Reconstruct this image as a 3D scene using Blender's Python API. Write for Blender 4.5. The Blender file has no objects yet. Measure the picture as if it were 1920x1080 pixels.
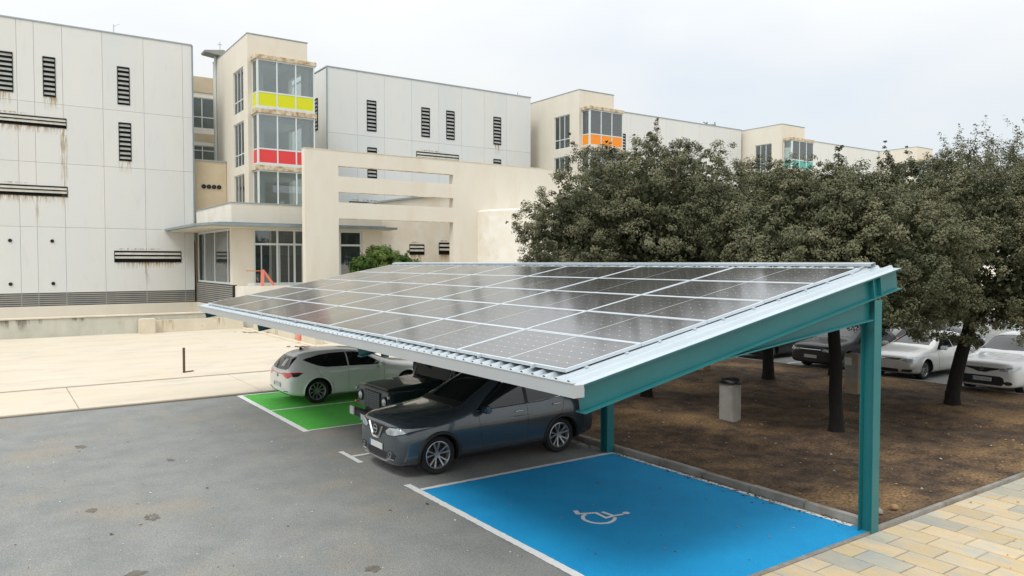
import bpy, bmesh, math, random
import numpy as np
from mathutils import Vector, Matrix
from mathutils.bvhtree import BVHTree
from mathutils.geometry import delaunay_2d_cdt, tessellate_polygon

random.seed(7); RNG = np.random.default_rng(7)
S = bpy.context.scene
COL = S.collection
# ------------------------------------------------------------------ camera
YAW = math.radians(34.76); PITCH = math.atan(48 / 1412.0)
fwd = Vector((math.sin(YAW), math.cos(YAW), 0)); right = Vector((math.cos(YAW), -math.sin(YAW), 0))
look = fwd * math.cos(PITCH) - Vector((0, 0, math.sin(PITCH))); up = right.cross(look)
cd = bpy.data.cameras.new('camera'); cam = bpy.data.objects.new('camera', cd); COL.objects.link(cam)
cd.sensor_width = 36; cd.lens = 36 * 1412 / 1920; cd.clip_end = 2000; cd.clip_start = 0.1
cam.matrix_world = Matrix(((right.x, up.x, -look.x, 0), (right.y, up.y, -look.y, 0), (right.z, up.z, -look.z, 3.75), (0, 0, 0, 1)))
S.camera = cam
# ------------------------------------------------------------------ sky, sun, exposure
SUN_EL, SUN_AZ = math.radians(52), math.radians(-118)   # direction the light comes from (azimuth from +Y, clockwise)
W = bpy.data.worlds.new('World'); S.world = W; W.use_nodes = True
nt = W.node_tree; nt.nodes.clear()
def N(tree, t, **kw):
    n = tree.nodes.new(t)
    for k, v in kw.items():
        if k.startswith('i_'): n.inputs[k[2:].replace('_', ' ')].default_value = v
        else: setattr(n, k, v)
    return n
out = N(nt, 'ShaderNodeOutputWorld'); bg1 = N(nt, 'ShaderNodeBackground'); bg2 = N(nt, 'ShaderNodeBackground'); mx = N(nt, 'ShaderNodeMixShader')
sky = N(nt, 'ShaderNodeTexSky'); sky.sky_type = 'NISHITA'; sky.sun_disc = False; sky.sun_elevation = SUN_EL; sky.sun_rotation = SUN_AZ
sky.air_density = 1.0; sky.dust_density = 1.5
bg1.inputs['Strength'].default_value = 0.13
nt.links.new(sky.outputs[0], bg1.inputs[0])
tc = N(nt, 'ShaderNodeTexCoord'); mp = N(nt, 'ShaderNodeMapping'); mp.inputs['Scale'].default_value = (1, 1, 2.6); mp.inputs['Location'].default_value = (7, 2, 1)
nz = N(nt, 'ShaderNodeTexNoise'); nz.inputs['Scale'].default_value = 1.0; nz.inputs['Detail'].default_value = 5; nz.inputs['Roughness'].default_value = 0.5
nt.links.new(tc.outputs['Generated'], mp.inputs[0]); nt.links.new(mp.outputs[0], nz.inputs[0])
# cloud deck: brighter towards the zenith, as an overcast sky is
sx = N(nt, 'ShaderNodeSeparateXYZ'); nt.links.new(tc.outputs['Generated'], sx.inputs[0])
st = N(nt, 'ShaderNodeMapRange'); st.inputs['From Min'].default_value = 0.0; st.inputs['From Max'].default_value = 1.0
st.interpolation_type = 'SMOOTHSTEP'; st.inputs['To Min'].default_value = 0.67; st.inputs['To Max'].default_value = 1.5
nt.links.new(sx.outputs['Z'], st.inputs['Value']); nt.links.new(st.outputs[0], bg2.inputs['Strength'])
bg2.inputs[0].default_value = (0.985, 1.0, 0.995, 1)
cr = N(nt, 'ShaderNodeValToRGB'); cr.color_ramp.elements[0].position = 0.30; cr.color_ramp.elements[1].position = 0.58
cr.color_ramp.elements[0].color = (0.60, 0.60, 0.60, 1); cr.color_ramp.elements[1].color = (1, 1, 1, 1)
nt.links.new(nz.outputs[0], cr.inputs[0]); nt.links.new(cr.outputs[0], mx.inputs[0])
nt.links.new(bg1.outputs[0], mx.inputs[1]); nt.links.new(bg2.outputs[0], mx.inputs[2]); nt.links.new(mx.outputs[0], out.inputs[0])
sl = bpy.data.lights.new('sun', 'SUN'); so = bpy.data.objects.new('sun', sl); COL.objects.link(so)
sl.energy = 1.2; sl.angle = math.radians(16); sl.color = (1, 0.98, 0.94)
sd = Vector((math.sin(SUN_AZ) * math.cos(SUN_EL), math.cos(SUN_AZ) * math.cos(SUN_EL), math.sin(SUN_EL)))
so.rotation_euler = sd.to_track_quat('Z', 'Y').to_euler()
S.view_settings.view_transform = 'Standard'; S.view_settings.look = 'None'; S.view_settings.exposure = 0.33; S.view_settings.gamma = 1
S.view_settings.use_curve_mapping = False
S.cycles.max_bounces = 6; S.cycles.transparent_max_bounces = 12; S.cycles.caustics_reflective = False; S.cycles.caustics_refractive = False

# ------------------------------------------------------------------ materials
MATS = {}
def mat(name, c, rough=0.7, metal=0.0, c2=None, sc=3.0, bump=0.0, bsc=40.0, coat=0.0, stretch=(1, 1, 1), lo=0.35, hi=0.65, spec=0.5, c3=None, sc3=0.4, lo3=0.5, hi3=0.7, rvar=0.0, objrand=0.0, detail=6, grain=0.0, gsc=90.0):
    m = bpy.data.materials.new(name); m.use_nodes = True; t = m.node_tree; b = t.nodes['Principled BSDF']
    b.inputs['Roughness'].default_value = rough; b.inputs['Metallic'].default_value = metal; b.inputs['Specular IOR Level'].default_value = spec
    b.inputs['Coat Weight'].default_value = coat; b.inputs['Coat Roughness'].default_value = 0.04
    b.inputs['Base Color'].default_value = (*c, 1)
    g = N(t, 'ShaderNodeNewGeometry'); mp = N(t, 'ShaderNodeMapping'); mp.inputs['Scale'].default_value = stretch
    t.links.new(g.outputs['Position'], mp.inputs[0])
    col = None
    def noise(scale, d=detail):
        n = N(t, 'ShaderNodeTexNoise'); n.inputs['Scale'].default_value = scale; n.inputs['Detail'].default_value = d
        n.inputs['Roughness'].default_value = 0.6; t.links.new(mp.outputs[0], n.inputs[0]); return n
    def rng(src, a, bb, x=0, y=1):
        r = N(t, 'ShaderNodeMapRange'); r.inputs['From Min'].default_value = a; r.inputs['From Max'].default_value = bb
        r.inputs['To Min'].default_value = x; r.inputs['To Max'].default_value = y; t.links.new(src, r.inputs['Value']); return r.outputs[0]
    def mixc(fac, a, bb):
        x = N(t, 'ShaderNodeMix'); x.data_type = 'RGBA'
        t.links.new(fac, x.inputs[0])
        for s, v in ((6, a), (7, bb)):
            if isinstance(v, tuple): x.inputs[s].default_value = (*v, 1)
            else: t.links.new(v, x.inputs[s])
        return x.outputs[2]
    if c2 is not None: col = mixc(rng(noise(sc).outputs[0], lo, hi), c, c2)
    if c3 is not None: col = mixc(rng(noise(sc3).outputs[0], lo3, hi3), col if col else c, c3)
    if grain:
        h0 = N(t, 'ShaderNodeHueSaturation'); t.links.new(rng(noise(gsc, 2).outputs[0], 0.3, 0.7, 1 - grain, 1 + grain), h0.inputs['Value'])
        if col: t.links.new(col, h0.inputs['Color'])
        else: h0.inputs['Color'].default_value = (*c, 1)
        col = h0.outputs[0]
    if objrand:
        oi = N(t, 'ShaderNodeObjectInfo'); h = N(t, 'ShaderNodeHueSaturation')
        t.links.new(rng(oi.outputs['Random'], 0, 1, 1 - objrand, 1 + objrand), h.inputs['Value'])
        if col: t.links.new(col, h.inputs['Color'])
        else: h.inputs['Color'].default_value = (*c, 1)
        col = h.outputs[0]
    if col: t.links.new(col, b.inputs['Base Color'])
    if rvar: t.links.new(rng(noise(sc * 0.7).outputs[0], 0.3, 0.7, rough - rvar, rough + rvar), b.inputs['Roughness'])
    if bump:
        bn = N(t, 'ShaderNodeBump'); bn.inputs['Strength'].default_value = bump; bn.inputs['Distance'].default_value = 0.02
        t.links.new(noise(bsc, 3).outputs[0], bn.inputs['Height']); t.links.new(bn.outputs[0], b.inputs['Normal'])
    MATS[name] = m; m['_b'] = 1
    return m
M = {}
M['asphalt'] = mat('asphalt', (0.205, 0.215, 0.207), 0.92, c2=(0.255, 0.26, 0.245), sc=1.3, bump=0.7, bsc=60, grain=.3, gsc=55, c3=(0.31, 0.26, 0.20), sc3=0.45, lo3=0.52, hi3=0.78)
M['plaza'] = mat('plaza_concrete', (0.57, 0.49, 0.375), 0.9, grain=.08, c2=(0.60, 0.54, 0.44), sc=0.55, bump=0.15, bsc=25, c3=(0.48, 0.44, 0.37), sc3=0.9, lo3=0.52, hi3=0.72, stretch=(0.6, 1.4, 1))
M['dirt'] = mat('dirt', (0.052, 0.034, 0.022), 1.0, grain=.55, gsc=22, c2=(0.125, 0.078, 0.043), sc=2.1, bump=1.0, bsc=18, lo=.40, hi=.60, c3=(0.27, 0.165, 0.075), sc3=0.42, lo3=0.5, hi3=0.68, detail=9)
M['white_line'] = mat('white_paint', (0.74, 0.76, 0.75), 0.75, c2=(0.5, 0.52, 0.5), sc=12, lo=0.55, hi=0.8, bump=0.4, bsc=70)
M['emblem_white'] = mat('emblem_white_paint', (0.80, 0.82, 0.82), 0.75, bump=0.3, bsc=70)
M['green_paint'] = mat('green_paint', (0.055, 0.42, 0.035), 0.8, grain=.15, gsc=50, c2=(0.08, 0.44, 0.05), sc=2.0, bump=0.5, bsc=70, c3=(0.05, 0.24, 0.04), sc3=5, lo3=0.55, hi3=0.9)
M['blue_paint'] = mat('blue_paint', (0.0012, 0.28, 0.60), 0.75, grain=.14, gsc=50, c2=(0.002, 0.32, 0.65), sc=1.2, bump=0.5, bsc=70, c3=(0.003, 0.26, 0.60), sc3=6, lo3=0.58, hi3=0.95)
M['kerb'] = mat('kerb_concrete', (0.32, 0.31, 0.28), 0.95, c2=(0.22, 0.2, 0.17), sc=3, bump=0.4, bsc=50, objrand=0.12, c3=(0.18, 0.13, 0.09), sc3=1.8, lo3=0.52, hi3=0.8)
M['tile'] = mat('paving_tile', (0.56, 0.44, 0.26), 0.85, grain=.1, c2=(0.42, 0.42, 0.38), sc=2.8, bump=0.25, bsc=60, objrand=0.10, stretch=(1.6, 0.6, 1), lo=0.46, hi=0.66, c3=(0.60, 0.49, 0.35), sc3=1.2)
M['tile_grey'] = mat('paving_tile_grey', (0.34, 0.36, 0.34), 0.85, grain=.1, c2=(0.48, 0.42, 0.30), sc=2.4, bump=0.25, bsc=60, objrand=0.10, stretch=(1.6, 0.6, 1))
M['joint'] = mat('paving_bed', (0.27, 0.24, 0.19), 0.95, bump=0.5)
M['panel_white'] = mat('white_concrete_panel', (0.64, 0.665, 0.66), 0.85, c2=(0.68, 0.68, 0.655), sc=0.35, bump=0.08, bsc=8, stretch=(1.5, 1.5, 0.35), objrand=0.02, c3=(0.58, 0.59, 0.57), sc3=1.6, lo3=0.56, hi3=0.9)
M['cream'] = mat('cream_render', (0.66, 0.615, 0.525), 0.9, c2=(0.69, 0.655, 0.57), sc=0.5, bump=0.08, bsc=10, stretch=(1.5, 1.5, 0.5), c3=(0.62, 0.56, 0.45), sc3=0.9, lo3=0.55, hi3=0.85)
M['cream_light'] = mat('pale_cream_render', (0.80, 0.785, 0.735), 0.9, c2=(0.72, 0.66, 0.55), sc=0.6, bump=0.08, bsc=10, c3=(0.66, 0.58, 0.44), sc3=1.1, lo3=0.56, hi3=0.85)
M['ochre'] = mat('ochre_render', (0.52, 0.43, 0.29), 0.9, c2=(0.57, 0.48, 0.34), sc=0.8, bump=0.08)
M['old_wall'] = mat('stained_concrete', (0.55, 0.55, 0.48), 0.95, c2=(0.45, 0.45, 0.38), sc=0.9, bump=0.3, bsc=18, c3=(0.42, 0.33, 0.2), sc3=1.3, lo3=0.58, hi3=0.8, stretch=(1.4, 1.4, 0.7))
M['pale_wall'] = mat('pale_low_wall', (0.68, 0.62, 0.5), 0.95, c2=(0.6, 0.54, 0.42), sc=1.3, bump=0.3, bsc=18, c3=(0.45, 0.30, 0.14), sc3=1.2, lo3=0.6, hi3=0.74)
M['rust_edge'] = mat('rust_stained_slab', (0.62, 0.54, 0.42), 0.9, c2=(0.36, 0.23, 0.10), sc=2.6, lo=0.42, hi=0.62, bump=0.2)
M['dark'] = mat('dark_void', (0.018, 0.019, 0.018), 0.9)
M['slat'] = mat('grey_slat', (0.36, 0.38, 0.37), 0.6, c2=(0.28, 0.29, 0.27), sc=3)
M['slat_light'] = mat('pale_slat', (0.52, 0.52, 0.47), 0.6, c2=(0.42, 0.4, 0.35), sc=3)
M['grille'] = mat('plinth_grille', (0.33, 0.32, 0.28), 0.6, metal=0.2, c2=(0.25, 0.26, 0.26), sc=1)
M['coping'] = mat('metal_coping', (0.34, 0.40, 0.42), 0.5, metal=0.3)
M['slate'] = mat('canopy_metal', (0.21, 0.27, 0.30), 0.5, metal=0.3, c2=(0.28, 0.33, 0.35), sc=1.5)
M['win_frame'] = mat('window_frame', (0.62, 0.68, 0.68), 0.5)
M['inner'] = mat('interior_wall', (0.74, 0.77, 0.77), 0.9)
M['yellow'] = mat('yellow_panel', (0.62, 0.64, 0.0), 0.45)
M['red'] = mat('red_panel', (0.68, 0.045, 0.045), 0.45)
M['orange'] = mat('orange_panel', (0.86, 0.27, 0.01), 0.45)
M['teal_panel'] = mat('teal_panel', (0.08, 0.36, 0.31), 0.45)
M['teal'] = mat('teal_steel_paint', (0.010, 0.138, 0.150), 0.42, c2=(0.013, 0.155, 0.166), sc=2.0, rvar=0.06, coat=0.1)
M['galv'] = mat('galvanised_steel', (0.48, 0.51, 0.53), 0.45, metal=0.5, c2=(0.50, 0.53, 0.55), sc=1.5, rvar=0.08)
M['underside'] = mat('sheet_underside', (0.16, 0.17, 0.17), 0.6)  # shade put into the colour: galvanised underside darkened to dim reflections in cars
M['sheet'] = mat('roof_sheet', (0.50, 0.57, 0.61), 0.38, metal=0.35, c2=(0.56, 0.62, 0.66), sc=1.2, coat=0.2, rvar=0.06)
M['alu'] = mat('aluminium_frame', (0.66, 0.72, 0.76), 0.4, metal=0.5, rvar=0.06, c2=(0.7, 0.76, 0.79), sc=5)
M['bark'] = mat('bark', (0.013, 0.011, 0.009), 1.0, c2=(0.007, 0.006, 0.005), sc=12, bump=1.0, bsc=30, stretch=(1, 1, 0.3))
M['bag'] = mat('black_plastic', (0.012, 0.014, 0.016), 0.35, bump=0.5, bsc=15)
M['bin'] = mat('bin_concrete', (0.34, 0.34, 0.31), 0.9, c2=(0.27, 0.26, 0.23), sc=3, c3=(0.42, 0.27, 0.12), sc3=1.7, lo3=0.52, hi3=0.66, bump=0.3)
M['bin_orange'] = mat('orange_concrete', (0.42, 0.26, 0.13), 0.9, c2=(0.34, 0.2, 0.1), sc=3, bump=0.3)
M['rusty'] = mat('rusty_steel', (0.07, 0.055, 0.042), 0.8, c2=(0.12, 0.07, 0.04), sc=6)
M['salmon'] = mat('salmon_rail', (0.75, 0.22, 0.16), 0.5)
M['pebble'] = mat('pebble', (0.46, 0.42, 0.35), 0.8, objrand=0.1, c2=(0.35, 0.27, 0.18), sc=2)
M['dry_leaf'] = mat('dry_leaf', (0.20, 0.11, 0.05), 0.8, c2=(0.42, 0.26, 0.12), sc=1.7)
M['leaf_dark'] = mat('fallen_dark_leaf', (0.035, 0.028, 0.02), 0.9, c2=(0.09, 0.06, 0.035), sc=2)
# vehicles
M['suv'] = mat('slate_grey_car_paint', (0.060, 0.078, 0.092), 0.2, metal=0.45, coat=1.0)
M['white_car'] = mat('white_car_paint', (0.79, 0.80, 0.79), 0.35, coat=1.0)
M['silver_car'] = mat('silver_car_paint', (0.62, 0.62, 0.60), 0.35, metal=0.35, coat=0.8)
M['black_car'] = mat('black_car_paint', (0.006, 0.007, 0.008), 0.45, coat=0.35)
M['green_car'] = mat('dark_green_car_paint', (0.022, 0.042, 0.040), 0.35, coat=0.7)
M['green_grille'] = mat('slate_blue_paint', (0.045, 0.065, 0.08), 0.4, coat=0.5)
M['car_glass'] = mat('tinted_glass', (0.006, 0.008, 0.009), 0.03, coat=0.25, spec=0.5)
M['rubber'] = mat('tyre_rubber', (0.014, 0.014, 0.015), 0.85, bump=0.2)
M['trim'] = mat('black_trim', (0.016, 0.017, 0.018), 0.55)
M['chrome'] = mat('chrome', (0.72, 0.74, 0.75), 0.14, metal=1.0)
M['rim'] = mat('alloy_rim', (0.42, 0.43, 0.44), 0.3, metal=0.7)
M['lamp'] = mat('headlight_lens', (0.55, 0.59, 0.61), 0.08, coat=1.0, metal=0.3, c2=(0.30, 0.33, 0.35), sc=9)
M['tail'] = mat('tail_light_red', (0.72, 0.014, 0.012), 0.12, coat=1.0)
M['amber'] = mat('amber_lens', (0.55, 0.16, 0.02), 0.2, coat=1)
M['plate'] = mat('plate_white', (0.58, 0.60, 0.58), 0.5)
M['plate_blue'] = mat('plate_blue', (0.03, 0.08, 0.3), 0.5)
M['plate_ink'] = mat('plate_ink', (0.14, 0.15, 0.15), 0.6)

def glass_mat(name, tint, refl=0.12, rough=0.02, opac=0.15, body=(0.1, 0.14, 0.15), ior=1.55):
    m = bpy.data.materials.new(name); m.use_nodes = True; t = m.node_tree; t.nodes.clear()
    o = N(t, 'ShaderNodeOutputMaterial'); tr = N(t, 'ShaderNodeBsdfTransparent'); tr.inputs[0].default_value = (*tint, 1)
    gl = N(t, 'ShaderNodeBsdfGlossy'); gl.inputs['Roughness'].default_value = rough; df = N(t, 'ShaderNodeBsdfDiffuse'); df.inputs[0].default_value = (*body, 1)
    lw = N(t, 'ShaderNodeFresnel'); lw.inputs[0].default_value = ior
    a = N(t, 'ShaderNodeMath', operation='ADD'); a.inputs[1].default_value = refl - 0.04; t.links.new(lw.outputs[0], a.inputs[0])
    m0 = N(t, 'ShaderNodeMixShader'); m0.inputs[0].default_value = opac; t.links.new(tr.outputs[0], m0.inputs[1]); t.links.new(df.outputs[0], m0.inputs[2])
    m1 = N(t, 'ShaderNodeMixShader'); t.links.new(a.outputs[0], m1.inputs[0]); t.links.new(m0.outputs[0], m1.inputs[1]); t.links.new(gl.outputs[0], m1.inputs[2])
    t.links.new(m1.outputs[0], o.inputs[0]); return m
M['pane'] = glass_mat('window_pane', (0.80, 0.90, 0.91), 0.15, opac=0.16, body=(0.34, 0.42, 0.44))
M['pane_dark'] = glass_mat('dark_window_pane', (0.45, 0.55, 0.58), 0.16, opac=0.3, body=(0.07, 0.10, 0.11))

def leaf_mat(name, ca, cb, cc):
    m = bpy.data.materials.new(name); m.use_nodes = True; t = m.node_tree; b = t.nodes['Principled BSDF']
    b.inputs['Roughness'].default_value = 0.6; b.inputs['Specular IOR Level'].default_value = 0.15
    at = N(t, 'ShaderNodeAttribute'); at.attribute_name = 'tone'
    r = N(t, 'ShaderNodeValToRGB'); e = r.color_ramp.elements; e[0].color = (*ca, 1); e[1].color = (*cc, 1); e.new(0.5).color = (*cb, 1)
    t.links.new(at.outputs['Fac'], r.inputs[0]); t.links.new(r.outputs[0], b.inputs['Base Color'])
    tl = N(t, 'ShaderNodeBsdfTranslucent'); t.links.new(r.outputs[0], tl.inputs[0])
    x = N(t, 'ShaderNodeMixShader'); x.inputs[0].default_value = 0.18
    t.links.new(b.outputs[0], x.inputs[1]); t.links.new(tl.outputs[0], x.inputs[2]); t.links.new(x.outputs[0], t.nodes['Material Output'].inputs[0])
    return m
M['leaf'] = leaf_mat('holm_oak_leaf', (0.050, 0.060, 0.030), (0.130, 0.138, 0.076), (0.255, 0.235, 0.145))
M['leaf_pale'] = leaf_mat('pale_leaf', (0.07, 0.08, 0.045), (0.16, 0.155, 0.085), (0.24, 0.22, 0.13))
M['leaf_green'] = leaf_mat('shrub_leaf', (0.035, 0.070, 0.015), (0.075, 0.135, 0.028), (0.15, 0.20, 0.05))

# stain: rusty run-down, ragged and see-through at its edges
def stain_mat(name, c):
    m = bpy.data.materials.new(name); m.use_nodes = True; t = m.node_tree; b = t.nodes['Principled BSDF']
    b.inputs['Base Color'].default_value = (*c, 1); b.inputs['Roughness'].default_value = 0.95
    tc = N(t, 'ShaderNodeTexCoord'); sp = N(t, 'ShaderNodeSeparateXYZ'); t.links.new(tc.outputs['Generated'], sp.inputs[0])
    g = N(t, 'ShaderNodeNewGeometry'); mp = N(t, 'ShaderNodeMapping'); mp.inputs['Scale'].default_value = (5, 5, 0.8); t.links.new(g.outputs['Position'], mp.inputs[0])
    n = N(t, 'ShaderNodeTexNoise'); n.inputs['Scale'].default_value = 1.4; n.inputs['Detail'].default_value = 5; t.links.new(mp.outputs[0], n.inputs[0])
    r = N(t, 'ShaderNodeMapRange'); r.inputs['From Min'].default_value = 0.4; r.inputs['From Max'].default_value = 0.75; r.inputs['To Max'].default_value = 0.7; t.links.new(n.outputs[0], r.inputs['Value'])
    x = N(t, 'ShaderNodeMath', operation='MULTIPLY'); t.links.new(r.outputs[0], x.inputs[0])
    pw = N(t, 'ShaderNodeMath', operation='POWER'); pw.inputs[1].default_value = 1.5; t.links.new(sp.outputs['Z'], pw.inputs[0]); t.links.new(pw.outputs[0], x.inputs[1])
    # fade at both sides
    s = N(t, 'ShaderNodeMath', operation='PINGPONG'); s.inputs[1].default_value = 0.5; t.links.new(sp.outputs['X'], s.inputs[0])
    s2 = N(t, 'ShaderNodeMath', operation='MULTIPLY'); s2.use_clamp = True; s2.inputs[1].default_value = 5; t.links.new(s.outputs[0], s2.inputs[0])
    y = N(t, 'ShaderNodeMath', operation='MULTIPLY'); t.links.new(x.outputs[0], y.inputs[0]); t.links.new(s2.outputs[0], y.inputs[1])
    t.links.new(y.outputs[0], b.inputs['Alpha']); return m
M['stain'] = stain_mat('rust_stain', (0.52, 0.38, 0.20)); M['grime'] = stain_mat('grime_stain', (0.16, 0.13, 0.09))

# solar cells: printed grid under glass
def cell_mat():
    m = bpy.data.materials.new('solar_cells'); m.use_nodes = True; t = m.node_tree; b = t.nodes['Principled BSDF']
    tc = N(t, 'ShaderNodeTexCoord'); sp = N(t, 'ShaderNodeSeparateXYZ'); t.links.new(tc.outputs['Object'], sp.inputs[0])
    def line(src, n, off, w):
        a = N(t, 'ShaderNodeMath', operation='MULTIPLY_ADD'); a.inputs[1].default_value = n; a.inputs[2].default_value = off; t.links.new(src, a.inputs[0])
        f = N(t, 'ShaderNodeMath', operation='FRACT'); t.links.new(a.outputs[0], f.inputs[0])
        p = N(t, 'ShaderNodeMath', operation='PINGPONG'); p.inputs[1].default_value = 0.5; t.links.new(f.outputs[0], p.inputs[0])
        l = N(t, 'ShaderNodeMath', operation='LESS_THAN'); l.inputs[1].default_value = w; t.links.new(p.outputs[0], l.inputs[0]); return l.outputs[0]
    # object coords: x across slope (1.05 wide, 6 cells), y along (2.13 long, 24 half cells)
    gx = line(sp.outputs['X'], 6 / 1.05, 0.0, 0.012); gy = line(sp.outputs['Y'], 24 / 2.12, 0.0, 0.022)
    bx = line(sp.outputs['X'], 54 / 1.05, 0.5, 0.06)
    ab = N(t, 'ShaderNodeMath', operation='ABSOLUTE'); t.links.new(sp.outputs['Y'], ab.inputs[0])
    mid = N(t, 'ShaderNodeMath', operation='LESS_THAN'); mid.inputs[1].default_value = 0.009; t.links.new(ab.outputs[0], mid.inputs[0])
    # corner diamonds
    dx = line(sp.outputs['X'], 6 / 1.05, 0.0, 0.045); dy = line(sp.outputs['Y'], 12 / 2.12, 0.0, 0.05)
    d = N(t, 'ShaderNodeMath', operation='MULTIPLY'); t.links.new(dx, d.inputs[0]); t.links.new(dy, d.inputs[1])
    def mixc(f, a, c):
        x = N(t, 'ShaderNodeMix'); x.data_type = 'RGBA'
        if isinstance(f, float): x.inputs[0].default_value = f
        else: t.links.new(f, x.inputs[0])
        if isinstance(a, tuple): x.inputs[6].default_value = (*a, 1)
        else: t.links.new(a, x.inputs[6])
        x.inputs[7].default_value = (*c, 1); return x.outputs[2]
    g = N(t, 'ShaderNodeNewGeometry'); n = N(t, 'ShaderNodeTexNoise'); n.inputs['Scale'].default_value = 1.3; n.inputs['Detail'].default_value = 6; t.links.new(g.outputs['Position'], n.inputs[0])
    c = mixc(n.outputs[0], (0.046, 0.045, 0.046), (0.062, 0.060, 0.060))
    c = mixc(bx, c, (0.085, 0.08, 0.08)); c = mixc(gy, c, (0.12, 0.115, 0.11)); c = mixc(gx, c, (0.22, 0.22, 0.21)); c = mixc(d.outputs[0], c, (0.62, 0.62, 0.60)); c = mixc(mid.outputs[0], c, (0.55, 0.57, 0.57))
    oi = N(t, 'ShaderNodeObjectInfo'); h = N(t, 'ShaderNodeHueSaturation'); r = N(t, 'ShaderNodeMapRange'); r.inputs['To Min'].default_value = 0.85; r.inputs['To Max'].default_value = 1.15
    t.links.new(oi.outputs['Random'], r.inputs['Value']); t.links.new(r.outputs[0], h.inputs['Value']); t.links.new(c, h.inputs['Color'])
    t.links.new(h.outputs[0], b.inputs['Base Color'])
    b.inputs['IOR'].default_value = 1.62; b.inputs['Coat Weight'].default_value = 0.5; b.inputs['Coat Roughness'].default_value = 0.12
    rr = N(t, 'ShaderNodeMapRange'); rr.inputs['From Min'].default_value = 0.3; rr.inputs['From Max'].default_value = 0.7; rr.inputs['To Min'].default_value = 0.13; rr.inputs['To Max'].default_value = 0.2
    t.links.new(n.outputs[0], rr.inputs['Value']); t.links.new(rr.outputs[0], b.inputs['Roughness'])
    n2 = N(t, 'ShaderNodeTexNoise'); n2.inputs['Scale'].default_value = 2.2; n2.inputs['Detail'].default_value = 1; t.links.new(g.outputs['Position'], n2.inputs[0])
    bn = N(t, 'ShaderNodeBump'); bn.inputs['Strength'].default_value = 0.12; bn.inputs['Distance'].default_value = 0.01; t.links.new(n2.outputs[0], bn.inputs['Height']); t.links.new(bn.outputs[0], b.inputs['Normal'])
    return m
M['cell'] = cell_mat()
M['screen'] = glass_mat('smoked_screen', (0.30, 0.36, 0.36), 0.04, opac=0.6, body=(0.010, 0.013, 0.013), ior=1.2)

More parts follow.
